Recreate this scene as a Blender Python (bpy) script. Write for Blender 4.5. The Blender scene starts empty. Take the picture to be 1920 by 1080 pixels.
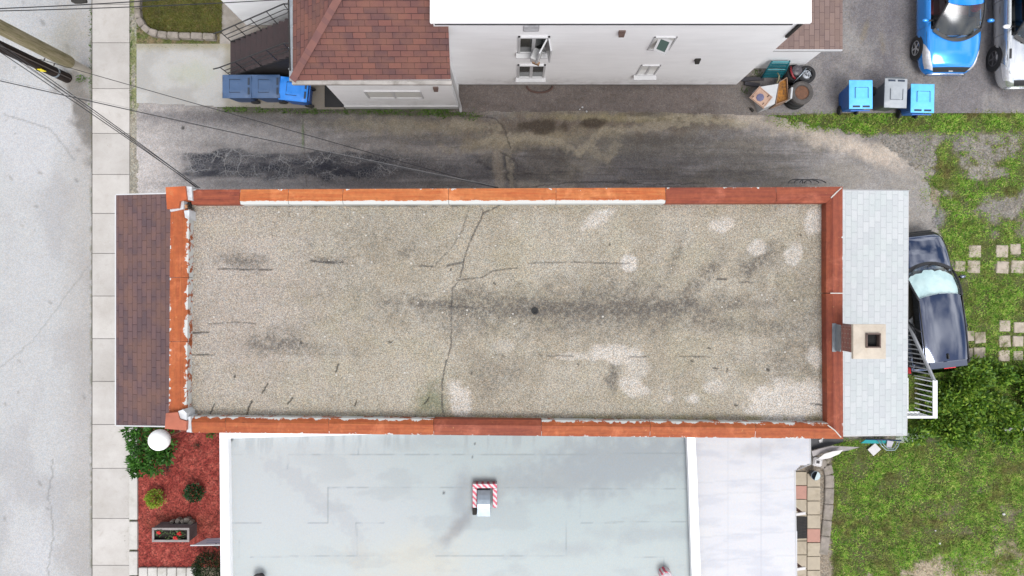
import bpy, math, random
import numpy as np
from mathutils import Vector, Matrix, Euler
random.seed(7); RNG = np.random.default_rng(7)
R = math.radians
scene = bpy.context.scene
COL = scene.collection
# ------------------------------------------------------------------ camera
H = 24.0; F = 1392.0                      # drone height above ground, focal length in photo pixels
cam = bpy.data.cameras.new('camera'); camo = bpy.data.objects.new('camera', cam); COL.objects.link(camo)
camo.location = (0, 0, H); camo.rotation_euler = (0, 0, 0)
cam.sensor_width = 36; cam.lens = F / 1920 * 36; cam.clip_end = 500; cam.clip_start = 0.1
scene.camera = camo
# ------------------------------------------------------------------ light
SUN_EL, SUN_AZ = 64, 158                   # degrees; azimuth clockwise from +Y
world = bpy.data.worlds.new('World'); scene.world = world; world.use_nodes = True
wt = world.node_tree; wt.nodes.clear()
wo = wt.nodes.new('ShaderNodeOutputWorld'); bg = wt.nodes.new('ShaderNodeBackground')
sky = wt.nodes.new('ShaderNodeTexSky'); sky.sky_type = 'NISHITA'; sky.sun_disc = False
sky.sun_elevation = R(SUN_EL); sky.sun_rotation = R(SUN_AZ)
tc = wt.nodes.new('ShaderNodeTexCoord'); mp = wt.nodes.new('ShaderNodeMapping'); mp.inputs['Scale'].default_value = (1.0, 1.0, 1.6)
nz = wt.nodes.new('ShaderNodeTexNoise'); nz.inputs['Scale'].default_value = 4.2; nz.inputs['Detail'].default_value = 8; nz.inputs['Roughness'].default_value = .58
rp = wt.nodes.new('ShaderNodeValToRGB'); rp.color_ramp.elements[0].position = .40; rp.color_ramp.elements[1].position = .62
mx = wt.nodes.new('ShaderNodeMix'); mx.data_type = 'RGBA'
mx.inputs[7].default_value = (13.6, 13.2, 12.6, 1)
L = wt.links
L.new(tc.outputs['Generated'], mp.inputs['Vector']); L.new(mp.outputs[0], nz.inputs['Vector']); L.new(nz.outputs[0], rp.inputs[0])
L.new(rp.outputs[0], mx.inputs[0]); L.new(sky.outputs[0], mx.inputs[6]); L.new(mx.outputs[2], bg.inputs[0]); L.new(bg.outputs[0], wo.inputs[0])
bg.inputs[1].default_value = 0.090
sl = bpy.data.lights.new('sun', 'SUN'); sl.energy = 1.6; sl.angle = R(28); sl.color = (1, .985, .965)
so = bpy.data.objects.new('sun', sl); COL.objects.link(so); so.location = (20, 20, 40)
so.rotation_euler = (R(90 - SUN_EL), 0, R(180 - SUN_AZ))
scene.view_settings.view_transform = 'Standard'; scene.view_settings.look = 'None'
scene.view_settings.exposure = 1.0; scene.view_settings.gamma = 1
GAIN = 1.95                                # picture brightness of a level white surface, used to turn seen colours into albedo

# ------------------------------------------------------------------ helpers
def S(z): return F / (H - z)
def P(px, py, z=0.0): return Vector(((px - 960) / S(z), (540 - py) / S(z), z))
def lin(v):
    v = np.asarray(v, float) / 255
    return np.where(v <= .04045, v / 12.92, ((v + .055) / 1.055) ** 2.4)
def A(r, g, b, k=1.0):
    c = np.clip(lin((r, g, b)) / GAIN * k, 0, .82); return (float(c[0]), float(c[1]), float(c[2]), 1)

TAB = np.random.default_rng(3).random((512, 512))
def vn(x, y, s=0):
    x = x + s * 37.13; y = y + s * 91.7
    xi = np.floor(x).astype(int); yi = np.floor(y).astype(int); fx = x - xi; fy = y - yi
    fx = fx * fx * (3 - 2 * fx); fy = fy * fy * (3 - 2 * fy)
    a = TAB[xi % 512, yi % 512]; b = TAB[(xi + 1) % 512, yi % 512]; c = TAB[xi % 512, (yi + 1) % 512]; d = TAB[(xi + 1) % 512, (yi + 1) % 512]
    return (a * (1 - fx) + b * fx) * (1 - fy) + (c * (1 - fx) + d * fx) * fy
def fbm(x, y, s=0, o=4, g=.55):
    t = 0; a = 1; n = 0
    for k in range(o):
        t = t + a * vn(x * 2 ** k, y * 2 ** k, s + k * 3); n += a; a *= g
    return t / n
def ss(a, b, v):
    t = np.clip((v - a) / (b - a), 0, 1); return t * t * (3 - 2 * t)
def ell(px, py, cx, cy, rx, ry, rot=0, soft=.5, wob=.5, seed=0):
    a = math.radians(rot); dx = px - cx; dy = py - cy
    u = (dx * math.cos(a) + dy * math.sin(a)) / rx; v = (-dx * math.sin(a) + dy * math.cos(a)) / ry
    r = np.sqrt(u * u + v * v) + wob * (fbm(px / 16., py / 16., seed + 5, 4) - .5) * 2
    return 1 - ss(1 - soft, 1 + soft, r)
def lined(px, py, pts, w, jit=2.0, seed=0):
    """soft mask of a wandering polyline, width w px"""
    jx = px + (fbm(px / 9., py / 9., seed + 11, 3) - .5) * jit * 2; jy = py + (fbm(px / 9., py / 9., seed + 17, 3) - .5) * jit * 2
    m = np.zeros_like(px)
    for (x0, y0), (x1, y1) in zip(pts[:-1], pts[1:]):
        L2 = (x1 - x0) ** 2 + (y1 - y0) ** 2 + 1e-6
        t = np.clip(((jx - x0) * (x1 - x0) + (jy - y0) * (y1 - y0)) / L2, 0, 1)
        d = np.hypot(jx - x0 - t * (x1 - x0), jy - y0 - t * (y1 - y0))
        m = np.maximum(m, 1 - ss(w * .35, w, d))
    return m
def cells(x, y, seed=0):
    """distance to cell border of a jittered grid (F2-F1)"""
    xi = np.floor(x).astype(int); yi = np.floor(y).astype(int)
    f1 = np.full(x.shape, 9.); f2 = np.full(x.shape, 9.)
    for i in (-1, 0, 1):
        for j in (-1, 0, 1):
            cx = xi + i; cy = yi + j
            ox = TAB[(cx + seed) % 512, cy % 512]; oy = TAB[(cy + 99) % 512, (cx + seed + 57) % 512]
            d = np.hypot(cx + ox - x, cy + oy - y)
            n1 = np.minimum(f1, d); f2 = np.where(d < f1, f1, np.minimum(f2, d)); f1 = n1
    return f2 - f1
def mixc(a, b, m):
    return a * (1 - m[..., None]) + np.asarray(b)[..., :3] * m[..., None]
def C3(r, g, b): return np.array(A(r, g, b)[:3])

# ---- node materials
MATS = {}
class NT:
    def __init__(s, name):
        s.m = bpy.data.materials.new(name); s.m.use_nodes = True; s.t = s.m.node_tree; s.t.nodes.clear()
        s.out = s.n('ShaderNodeOutputMaterial'); s.b = s.n('ShaderNodeBsdfPrincipled'); s.l(s.b.outputs[0], s.out.inputs[0]); MATS[name] = s.m
    def n(s, t, **k):
        o = s.t.nodes.new(t)
        for a, v in k.items(): setattr(o, a, v)
        return o
    def l(s, a, b): s.t.links.new(a, b)
    def v(s, sock, val):
        if isinstance(val, bpy.types.NodeSocket): s.l(val, sock)
        else: sock.default_value = val
    def pos(s, sx=1, sy=1, sz=1, kind='obj'):
        g = s.n('ShaderNodeTexCoord').outputs['Object'] if kind == 'obj' else s.n('ShaderNodeNewGeometry').outputs['Position']
        if (sx, sy, sz) == (1, 1, 1): return g
        m = s.n('ShaderNodeMapping'); m.inputs['Scale'].default_value = (sx, sy, sz); s.l(g, m.inputs[0]); return m.outputs[0]
    def uv(s): return s.n('ShaderNodeUVMap').outputs[0]
    def noise(s, vec, sc, det=4, ro=.6, dist=0):
        o = s.n('ShaderNodeTexNoise'); s.l(vec, o.inputs['Vector']); o.inputs['Scale'].default_value = sc; o.inputs['Detail'].default_value = det
        o.inputs['Roughness'].default_value = ro; o.inputs['Distortion'].default_value = dist; return o.outputs[0]
    def voro(s, vec, sc, feat='F1', out='Distance'):
        o = s.n('ShaderNodeTexVoronoi', feature=feat); s.l(vec, o.inputs['Vector']); o.inputs['Scale'].default_value = sc; return o.outputs[out]
    def ma(s, op, a, b=0.0, c=None, clamp=False):
        o = s.n('ShaderNodeMath', operation=op, use_clamp=clamp); s.v(o.inputs[0], a); s.v(o.inputs[1], b)
        if c is not None: s.v(o.inputs[2], c)
        return o.outputs[0]
    def mr(s, v, a, b, c=0.0, d=1.0):
        o = s.n('ShaderNodeMapRange'); s.v(o.inputs[0], v)
        for i, q in enumerate((a, b, c, d)): o.inputs[i + 1].default_value = q
        return o.outputs[0]
    def mix(s, f, a, b, bt='MIX'):
        o = s.n('ShaderNodeMix', data_type='RGBA', blend_type=bt); s.v(o.inputs[0], f); s.v(o.inputs[6], a); s.v(o.inputs[7], b); return o.outputs[2]
    def grey(s, v):
        o = s.n('ShaderNodeCombineColor')
        for i in range(3): s.l(v, o.inputs[i])
        return o.outputs[0]
    def bump(s, h, st=.3, d=.02):
        o = s.n('ShaderNodeBump'); o.inputs['Strength'].default_value = st; o.inputs['Distance'].default_value = d; s.l(h, o.inputs['Height']); s.l(o.outputs[0], s.b.inputs['Normal'])
    def sep(s, vec):
        o = s.n('ShaderNodeSeparateXYZ'); s.l(vec, o.inputs[0]); return o.outputs
    def fin(s, col=None, rough=None, metal=None, spec=None, coat=None):
        if col is not None: s.v(s.b.inputs['Base Color'], col)
        if rough is not None: s.v(s.b.inputs['Roughness'], rough)
        if metal is not None: s.v(s.b.inputs['Metallic'], metal)
        if spec is not None: s.v(s.b.inputs['Specular IOR Level'], spec)
        if coat is not None: s.v(s.b.inputs['Coat Weight'], coat); s.b.inputs['Coat Roughness'].default_value = .04
        return s.m

def plain(name, col, rough=.6, var=.25, sc=6, metal=0, bump=.15, bsc=40, spec=.4, coat=None, dirt=None, world=False):
    """colour broken up by noise, dirt and a fine bump"""
    if name in MATS: return MATS[name]
    t = NT(name); p = t.pos(kind='world' if world else 'obj')
    n1 = t.noise(p, sc, 5, .62)
    f = t.mr(n1, .25, .75, 1 - var, 1 + var)
    c = t.mix(1.0, tuple(col), t.grey(f), 'MULTIPLY')
    if dirt:
        d = t.mr(t.noise(p, sc * .6, 8, .7, .4), .5, .68); c = t.mix(t.ma('MULTIPLY', d, dirt[3]), c, (dirt[0], dirt[1], dirt[2], 1))
    if bump: t.bump(t.noise(p, bsc, 3), bump, .01)
    r = t.mr(n1, .2, .8, max(0.02, rough * .8), min(1, rough * 1.2))
    return t.fin(c, r, metal, spec, coat)

def attrmat(name, grain=.35, gsc=30, voro=True, bump=.4, rough=.9, fine=.25, fsc=70, tintv=.06, mott=0, craze=False):
    """colour comes from the surface's own stain map (point attribute) times a granular node texture"""
    t = NT(name); p = t.pos(kind='world')
    an = t.n('ShaderNodeAttribute', attribute_name='stain'); a = an.outputs['Color']
    if craze:      # light crazing where the alpha of the stain map says the surface is broken up
        pj = t.n('ShaderNodeVectorMath', operation='ADD'); nz_ = t.n('ShaderNodeTexNoise'); t.l(p, nz_.inputs['Vector']); nz_.inputs['Scale'].default_value = 7; sc_ = t.n('ShaderNodeVectorMath', operation='SCALE'); t.l(nz_.outputs['Color'], sc_.inputs[0]); sc_.inputs['Scale'].default_value = .12
        t.l(p, pj.inputs[0]); t.l(sc_.outputs[0], pj.inputs[1])
        e1 = t.mr(t.voro(pj.outputs[0], 10.5, 'DISTANCE_TO_EDGE'), .02, .11, 1, 0); e2 = t.mr(t.voro(pj.outputs[0], 1.6, 'DISTANCE_TO_EDGE'), .006, .022, 1, 0)
        m_ = t.ma('MULTIPLY', t.ma('MAXIMUM', t.ma('MULTIPLY', e1, .38), t.ma('MULTIPLY', e2, .7)), an.outputs['Alpha']); a = t.mix(m_, a, A(176, 174, 172, 1.3))
    n = t.noise(p, fsc, 3, .7)
    f = t.mr(n, .3, .7, 1 - fine, 1 + fine)
    c = t.mix(1.0, a, t.grey(f), 'MULTIPLY')
    if mott:
        c = t.mix(1.0, c, t.grey(t.mr(t.noise(p, 7, 7, .75, .3), .3, .7, 1 - mott, 1 + mott)), 'MULTIPLY')
        pk = t.ma('LESS_THAN', t.noise(p, 24, 3, .7), .36); c = t.mix(t.ma('MULTIPLY', pk, mott * 1.5), c, (.03, .03, .03, 1)); pk = t.ma('GREATER_THAN', t.noise(p, 27, 3, .7), .65); c = t.mix(t.ma('MULTIPLY', pk, mott * 1.6), c, (.4, .39, .37, 1))
    if voro:
        vc = t.voro(p, gsc, out='Color'); s = t.n('ShaderNodeSeparateColor'); t.l(vc, s.inputs[0])
        g = t.mr(s.outputs[0], 0, 1, 1 - grain, 1 + grain); c = t.mix(1.0, c, t.grey(g), 'MULTIPLY')
        o = t.n('ShaderNodeCombineColor'); t.l(t.mr(s.outputs[1], 0, 1, 1 - tintv, 1 + tintv), o.inputs[0]); o.inputs[1].default_value = 1; t.l(t.mr(s.outputs[1], 0, 1, 1 + tintv, 1 - tintv), o.inputs[2])
        c = t.mix(1.0, c, o.outputs[0], 'MULTIPLY')
        t.bump(t.ma('ADD', s.outputs[0], n), bump, .015)
    else: t.bump(n, bump, .01)
    return t.fin(c, rough, 0, .25)

def shingle(name, c1, c2, c3, gap, tab=.333, row=.143, patch=.5):
    t = NT(name); uv = t.uv()
    b = t.n('ShaderNodeTexBrick', offset=.5, offset_frequency=2); t.l(uv, b.inputs['Vector'])
    b.inputs['Color1'].default_value = c1; b.inputs['Color2'].default_value = c2; b.inputs['Mortar'].default_value = gap
    b.inputs['Scale'].default_value = 1; b.inputs['Brick Width'].default_value = tab; b.inputs['Row Height'].default_value = row
    b.inputs['Mortar Size'].default_value = .0065; b.inputs['Mortar Smooth'].default_value = .1; b.inputs['Bias'].default_value = 0
    n = t.mr(t.noise(uv, 1.7, 5, .6), .42, .62)
    c = t.mix(t.ma('MULTIPLY', n, patch), b.outputs[0], c3)
    v2 = t.mr(t.noise(uv, 90, 2, .7), .3, .7, .78, 1.22); c = t.mix(1.0, c, t.grey(v2), 'MULTIPLY')
    s = t.sep(uv); fr = t.ma('FRACT', t.ma('DIVIDE', s[1], row)); h = t.ma('SUBTRACT', t.ma('MULTIPLY', fr, -.8), b.outputs[1])
    t.bump(h, .6, .012)
    return t.fin(c, .92, 0, .2)

def siding(name, col, row=.115):
    t = NT(name); p = t.pos(kind='world'); s = t.sep(p)
    fr = t.ma('FRACT', t.ma('DIVIDE', s[2], row)); line = t.mr(fr, 0, .12, .82, 1)
    n = t.mr(t.noise(t.pos(.6, .6, 2, 'world'), 1.5, 5, .6), .3, .7, .95, 1.03)
    c = t.mix(1.0, tuple(col), t.grey(t.ma('MULTIPLY', line, n)), 'MULTIPLY'); t.bump(fr, .5, .012)
    low = t.mr(s[2], 0.1, 1.2, .45, 0); d = t.ma('MULTIPLY', low, t.mr(t.noise(p, 3, 6, .7), .45, .7))
    c = t.mix(d, c, A(160, 152, 145)); return t.fin(c, .5, 0, .4)

def rust(name, base, dark, peel_in, peel_out, edge=.14):
    """old painted sheet metal: uv.x runs along the piece, uv.y across from roof side (0) to street side (1)"""
    t = NT(name); uv = t.uv(); s = t.sep(uv); p = t.pos(kind='world')
    m = t.n('ShaderNodeMapping'); m.inputs['Scale'].default_value = (.35, 2.2, 1); t.l(uv, m.inputs[0])
    n = t.mr(t.noise(m.outputs[0], 2.2, 6, .65, .3), .3, .68); c = t.mix(n, base, dark)
    lt = t.mr(t.noise(p, 1.7, 6, .7, .5), .54, .72); c = t.mix(t.ma('MULTIPLY', lt, .55), c, tuple(min(.8, q * 1.45 + .03) for q in base[:3]) + (1,))
    dr = t.mr(t.noise(m.outputs[0], 5.5, 7, .75, .8), .56, .70); c = t.mix(t.ma('MULTIPLY', dr, .8), c, tuple(q * .55 for q in dark[:3]) + (1,))
    sp = t.ma('LESS_THAN', t.noise(p, 11, 4, .7), .31); c = t.mix(t.ma('MULTIPLY', sp, .5), c, A(232, 178, 118))
    st = t.mr(t.noise(p, 9, 5, .7), .3, .7, .82, 1.18); c = t.mix(1.0, c, t.grey(st), 'MULTIPLY')
    seam = t.mr(t.ma('ABSOLUTE', t.ma('SUBTRACT', s[1], .3)), 0, .02, .8, 1); c = t.mix(1.0, c, t.grey(seam), 'MULTIPLY')
    n2 = t.noise(p, 4.5, 7, .72, .3)
    lim_i = t.ma('ADD', t.ma('MULTIPLY', t.mr(n2, .42, .62), edge * (1.3 if peel_in < 1 else .35)), (-.18 * (1 - peel_in)) if peel_in < 1 else edge * .95)
    mi = t.ma('LESS_THAN', s[1], lim_i)
    lim_o = t.ma('SUBTRACT', 1, t.ma('ADD', t.ma('MULTIPLY', t.mr(t.noise(p, 6.3, 7, .72, .4), .52, .70), edge * 1.6), t.ma('MULTIPLY', -.12, 1 - peel_out)))
    mo = t.ma('GREATER_THAN', s[1], lim_o); pk = t.ma('MAXIMUM', mi, mo)
    c = t.mix(pk, c, A(235, 236, 232, .95)); t.bump(t.noise(p, 25, 4), .15, .01)
    return t.fin(c, .68, 0, .3)

# ---- mesh builders
def link(o, parent=None):
    COL.objects.link(o)
    if parent is not None: o.parent = parent
    return o
def tag(o, label=None, cat=None, group=None, kind=None):
    for k, v in (('label', label), ('category', cat), ('group', group), ('kind', kind)):
        if v: o[k] = v
    return o
def thing(name, label, cat, loc=(0, 0, 0), rz=0, group=None):
    o = bpy.data.objects.new(name, None); o.location = loc; o.rotation_euler = (0, 0, rz); o.empty_display_size = .2
    COL.objects.link(o); return tag(o, label, cat, group)
def npmesh(name, V, Fc, mats, parent=None, off=None, smooth=False, col=None, midx=None):
    V = np.asarray(V, np.float32).reshape(-1, 3); Fc = np.asarray(Fc, np.int32)
    if off is not None: V = V - np.asarray(off, np.float32)
    me = bpy.data.meshes.new(name); k = Fc.shape[1]
    me.vertices.add(len(V)); me.vertices.foreach_set('co', V.ravel())
    me.loops.add(Fc.size); me.loops.foreach_set('vertex_index', Fc.ravel())
    me.polygons.add(len(Fc)); me.polygons.foreach_set('loop_start', np.arange(0, Fc.size, k, dtype=np.int32))
    if midx is not None: me.polygons.foreach_set('material_index', np.asarray(midx, np.int32))
    for m in (mats if isinstance(mats, (list, tuple)) else [mats]): me.materials.append(m)
    me.update(calc_edges=True); me.validate()
    if smooth: me.polygons.foreach_set('use_smooth', np.ones(len(me.polygons), bool))
    if col is not None:
        a = me.color_attributes.new('stain', 'FLOAT_COLOR', 'POINT'); c = np.ones((len(V), 4), np.float32); c[:, :col.shape[1]] = col; a.data.foreach_set('color', c.ravel())
    o = bpy.data.objects.new(name, me); return link(o, parent)

class MB:
    def __init__(s): s.v = []; s.f = []; s.uv = {}; s.mi = []; s.cm = 0
    def add(s, vs, fs, uvs=None):
        b = len(s.v); s.v += [tuple(q) for q in vs]
        for i, f in enumerate(fs):
            if uvs is not None: s.uv[len(s.f)] = uvs[i]
            s.f.append([b + j for j in f]); s.mi.append(s.cm)
        return s
    def quad(s, a, b, c, d, uv=None): return s.add([a, b, c, d], [(0, 1, 2, 3)], [uv] if uv else None)
    def box(s, c, sz, rz=0, M=None, bev=0, taper=1.0):
        x, y, z = [q / 2 for q in sz]; tb = taper
        if bev:
            e = bev; vs = []; rings = [(-z, e, tb), (-z + e, 0, tb), (z - e, 0, 1), (z, e, 1)]
            for zz, ins, tp in rings:
                xx = (x * tp - ins); yy = (y * tp - ins)
                for a, b2 in ((-xx + e, -yy), (xx - e, -yy), (xx, -yy + e), (xx, yy - e), (xx - e, yy), (-xx + e, yy), (-xx, yy - e), (-xx, -yy + e)): vs.append((a, b2, zz))
            fs = [tuple(range(7, -1, -1)), tuple(range(24, 32))]
            for r in range(3):
                for i in range(8): j = (i + 1) % 8; fs.append((r * 8 + i, r * 8 + j, r * 8 + 8 + j, r * 8 + 8 + i))
        else:
            vs = [(-x * tb, -y * tb, -z), (x * tb, -y * tb, -z), (x * tb, y * tb, -z), (-x * tb, y * tb, -z), (-x, -y, z), (x, -y, z), (x, y, z), (-x, y, z)]
            fs = [(3, 2, 1, 0), (4, 5, 6, 7), (0, 1, 5, 4), (1, 2, 6, 5), (2, 3, 7, 6), (3, 0, 4, 7)]
        Q = (M.to_3x3() if M is not None else Matrix.Rotation(rz, 3, 'Z'))
        return s.add([Q @ Vector(q) + Vector(c) for q in vs], fs)
    def prism(s, pts, z0, z1):
        n = len(pts); vs = [(p[0], p[1], z0) for p in pts] + [(p[0], p[1], z1) for p in pts]
        ar = sum(pts[i][0] * pts[(i + 1) % n][1] - pts[(i + 1) % n][0] * pts[i][1] for i in range(n))
        fs = [tuple(range(n - 1, -1, -1)), tuple(range(n, 2 * n))] + [(i, (i + 1) % n, n + (i + 1) % n, n + i) for i in range(n)]
        if ar < 0: fs = [f[::-1] for f in fs]
        return s.add(vs, fs)
    def tube(s, pts, r, n=6, cap=True, r2=None):
        pts = [Vector(p) for p in pts]; m = len(pts); vs = []; fs = []
        up = Vector((0, 0, 1)); 
        for i, p in enumerate(pts):
            d = (pts[min(i + 1, m - 1)] - pts[max(i - 1, 0)]); d = d.normalized() if d.length > 1e-9 else Vector((1, 0, 0))
            u = d.cross(up if abs(d.z) < .9 else Vector((0, 1, 0))).normalized(); w = d.cross(u)
            rr = r if r2 is None else r + (r2 - r) * i / max(1, m - 1)
            for k in range(n):
                a = 2 * math.pi * k / n; vs.append(p + (u * math.cos(a) + w * math.sin(a)) * rr)
        for i in range(m - 1):
            for k in range(n): fs.append((i * n + k, i * n + (k + 1) % n, (i + 1) * n + (k + 1) % n, (i + 1) * n + k))
        if cap: fs += [tuple(range(n - 1, -1, -1)), tuple(range((m - 1) * n, m * n))]
        return s.add(vs, fs)
    def lathe(s, prof, c, n=24, M=None, closed=False):
        vs = []; fs = []; m = len(prof); Q = M.to_3x3() if M is not None else Matrix.Identity(3)
        for r, z in prof:
            for k in range(n):
                a = 2 * math.pi * k / n; vs.append(Q @ Vector((r * math.cos(a), r * math.sin(a), z)) + Vector(c))
        for i in range(m - 1 + (1 if closed else 0)):
            j = (i + 1) % m
            for k in range(n): fs.append((i * n + k, i * n + (k + 1) % n, j * n + (k + 1) % n, j * n + k))
        if not closed:
            if prof[0][0] > 1e-4: fs.append(tuple(range(n - 1, -1, -1)))
            if prof[-1][0] > 1e-4: fs.append(tuple(range((m - 1) * n, m * n)))
        return s.add(vs, fs)
    def ball(s, c, r, n=16, m=10, sq=(1, 1, 1)):
        pr = [(math.sin(math.pi * i / m) * 1.0, -math.cos(math.pi * i / m)) for i in range(m + 1)]
        vs = []; fs = []
        for a, z in pr:
            for k in range(n): t = 2 * math.pi * k / n; vs.append((c[0] + r * sq[0] * a * math.cos(t), c[1] + r * sq[1] * a * math.sin(t), c[2] + r * sq[2] * z))
        for i in range(m):
            for k in range(n): fs.append((i * n + k, i * n + (k + 1) % n, (i + 1) * n + (k + 1) % n, (i + 1) * n + k))
        return s.add(vs, fs)
    def build(s, name, mats, parent=None, smooth=False, local=False):
        me = bpy.data.meshes.new(name)
        off = Vector((0, 0, 0)) if (local or parent is None) else WL(parent)
        me.from_pydata([tuple(Vector(q) - off) for q in s.v], [], s.f)
        for m in (mats if isinstance(mats, (list, tuple)) else [mats]): me.materials.append(m)
        if s.uv:
            ul = me.uv_layers.new(name='UVMap')
            for i, p in enumerate(me.polygons):
                if i in s.uv and s.uv[i]:
                    for k, li in enumerate(p.loop_indices): ul.data[li].uv = s.uv[i][k]
        for i, p in enumerate(me.polygons): p.material_index = s.mi[i]; p.use_smooth = bool(smooth)
        me.update()
        o = bpy.data.objects.new(name, me); link(o, parent)
        if smooth == 'auto':
            try: me.set_sharp_from_angle(angle=R(38))
            except Exception: pass
        return o
def WL(o):
    v = Vector((0, 0, 0))
    while o is not None: v += Vector(o.location); o = o.parent
    return v
def copy_tree(o, parent=None):
    c = o.copy(); COL.objects.link(c); c.parent = parent
    for ch in [q for q in bpy.data.objects if q.parent == o]: copy_tree(ch, c)
    return c
def face_uv(mb, a, b, c, d, scale=1, u0=40, v0=20.02):
    """quad with metric uv: u along a->b (eave), v up the slope; a,b lower edge, c,d upper"""
    a, b, c, d = map(Vector, (a, b, c, d)); e = (b - a).normalized(); n = (b - a).cross(d - a).normalized(); up = n.cross(e)
    uv = [(u0 + (q - a).dot(e), v0 + (q - a).dot(up)) for q in (a, b, c, d)]
    return mb.quad(a, b, c, d, uv)
def inpoly(px, py, poly):
    ins = np.zeros(px.shape, bool); n = len(poly); j = n - 1
    for i in range(n):
        xi, yi = poly[i]; xj, yj = poly[j]
        if yi != yj:
            c = ((yi > py) != (yj > py)) & (px < (xj - xi) * (py - yi) / (yj - yi) + xi); ins ^= c
        j = i
    return ins
def sheet(name, poly, z, step, colfn, mat, rag=0, lift=0, kind='structure', parent=None, label=None, cat=None):
    """a level surface over a polygon given in ground measurements; colfn(px,py) gives its stain map"""
    s = S(z); W = [((x - 960) / s, (540 - y) / s) for x, y in poly]
    x0 = min(q[0] for q in W); x1 = max(q[0] for q in W); y0 = min(q[1] for q in W); y1 = max(q[1] for q in W)
    nx = max(2, int((x1 - x0) / step) + 1); ny = max(2, int((y1 - y0) / step) + 1)
    gx, gy = np.meshgrid(np.linspace(x0, x1, nx), np.linspace(y0, y1, ny))
    px = 960 + gx * s; py = 540 - gy * s
    c = colfn(px, py); c = c.reshape(-1, c.shape[-1])
    zz = np.full(gx.shape, z) + (lift * (fbm(gx * 1.3, gy * 1.3, 8, 4) - .5) if lift else 0)
    V = np.stack([gx, gy, zz], -1).reshape(-1, 3)
    idx = np.arange(nx * ny).reshape(ny, nx)
    q = np.stack([idx[:-1, :-1], idx[:-1, 1:], idx[1:, 1:], idx[1:, :-1]], -1).reshape(-1, 4)
    if len(poly) != 4 or rag or any(abs(poly[i][0] - poly[(i + 1) % 4][0]) > .5 and abs(poly[i][1] - poly[(i + 1) % 4][1]) > .5 for i in range(4)):
        cx = (px[:-1, :-1] + px[1:, 1:]) / 2; cy = (py[:-1, :-1] + py[1:, 1:]) / 2
        cx = cx + rag * (fbm(cx / 14, cy / 14, 21, 4) - .5) * 2; cy = cy + rag * (fbm(cx / 14, cy / 14, 27, 4) - .5) * 2
        q = q[inpoly(cx, cy, poly).ravel()]
        used = np.unique(q); mp_ = np.full(nx * ny, -1); mp_[used] = np.arange(len(used)); V = V[used]; c = c[used]; q = mp_[q]
    o = npmesh(name, V, q, mat, parent, col=c, off=(WL(parent) if parent else None))
    if kind: o['kind'] = kind
    return tag(o, label, cat)
def leaves(C, Rd, n, ll, lw, shell=.55, up=.35, seed=1, flat=False):
    """n small leaf blades through an ellipsoid volume -> verts, tris"""
    g = np.random.default_rng(seed); d = g.normal(size=(n, 3)); d /= np.linalg.norm(d, axis=1)[:, None]
    d[:, 2] = np.where(d[:, 2] < -.25, -d[:, 2], d[:, 2])
    r = shell + (1 - shell) * g.random(n) ** .7
    lump = .78 + .34 * fbm(d[:, 0] * 3 + 9 + seed, d[:, 1] * 3 + d[:, 2] * 2 + 5, seed, 3)
    p = np.asarray(C) + d * np.asarray(Rd) * (r * lump)[:, None]
    a = d * .8 + g.normal(size=(n, 3)) * .6; a[:, 2] += up * g.random(n); a /= np.linalg.norm(a, axis=1)[:, None]
    w = np.cross(a, g.normal(size=(n, 3)) * .5 + np.array([0, 0, 1.])); w /= np.linalg.norm(w, axis=1)[:, None] + 1e-9
    s = (ll * (.6 + .8 * g.random(n)))[:, None]; sw = (lw * (.6 + .8 * g.random(n)))[:, None]
    V = np.stack([p, p + a * s * .5 + w * sw * .5, p + a * s, p + a * s * .5 - w * sw * .5], 1).reshape(-1, 3)
    return V, np.arange(4 * n).reshape(n, 4)

def leafmat(name, c1, c2, c3=None, trans=.25):
    t = NT(name); r = t.n('ShaderNodeNewGeometry').outputs['Random Per Island']
    cr = t.n('ShaderNodeValToRGB'); cr.color_ramp.elements[0].color = c1; cr.color_ramp.elements[1].color = c2
    if c3: e = cr.color_ramp.elements.new(.8); e.color = c2; cr.color_ramp.elements[-1].color = c3
    t.l(r, cr.inputs[0]); n = t.mr(t.noise(t.pos(kind='world'), 2.5, 5, .6), .3, .7, .65, 1.35)
    c = t.mix(1.0, cr.outputs[0], t.grey(n), 'MULTIPLY'); t.fin(c, .55, 0, .35)
    tr = t.n('ShaderNodeBsdfTranslucent'); t.l(c, tr.inputs[0]); ms = t.n('ShaderNodeMixShader'); ms.inputs[0].default_value = trans
    t.l(t.b.outputs[0], ms.inputs[1]); t.l(tr.outputs[0], ms.inputs[2]); t.l(ms.outputs[0], t.out.inputs[0]); return t.m
def glass(name, tint=(.5, .55, .55, 1), mixv=.35, rough=.03):
    t = NT(name); t.t.nodes.remove(t.b); tr = t.n('ShaderNodeBsdfTransparent'); tr.inputs[0].default_value = tint
    gl = t.n('ShaderNodeBsdfGlossy'); gl.inputs['Roughness'].default_value = rough; gl.inputs[0].default_value = (.95, .97, 1, 1)
    fr = t.n('ShaderNodeLayerWeight'); fr.inputs[0].default_value = .5; f = t.ma('ADD', t.ma('POWER', fr.outputs['Facing'], 4.0), mixv, clamp=True)
    ms = t.n('ShaderNodeMixShader'); t.l(f, ms.inputs[0]); t.l(tr.outputs[0], ms.inputs[1]); t.l(gl.outputs[0], ms.inputs[2]); t.l(ms.outputs[0], t.out.inputs[0]); return t.m

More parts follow.
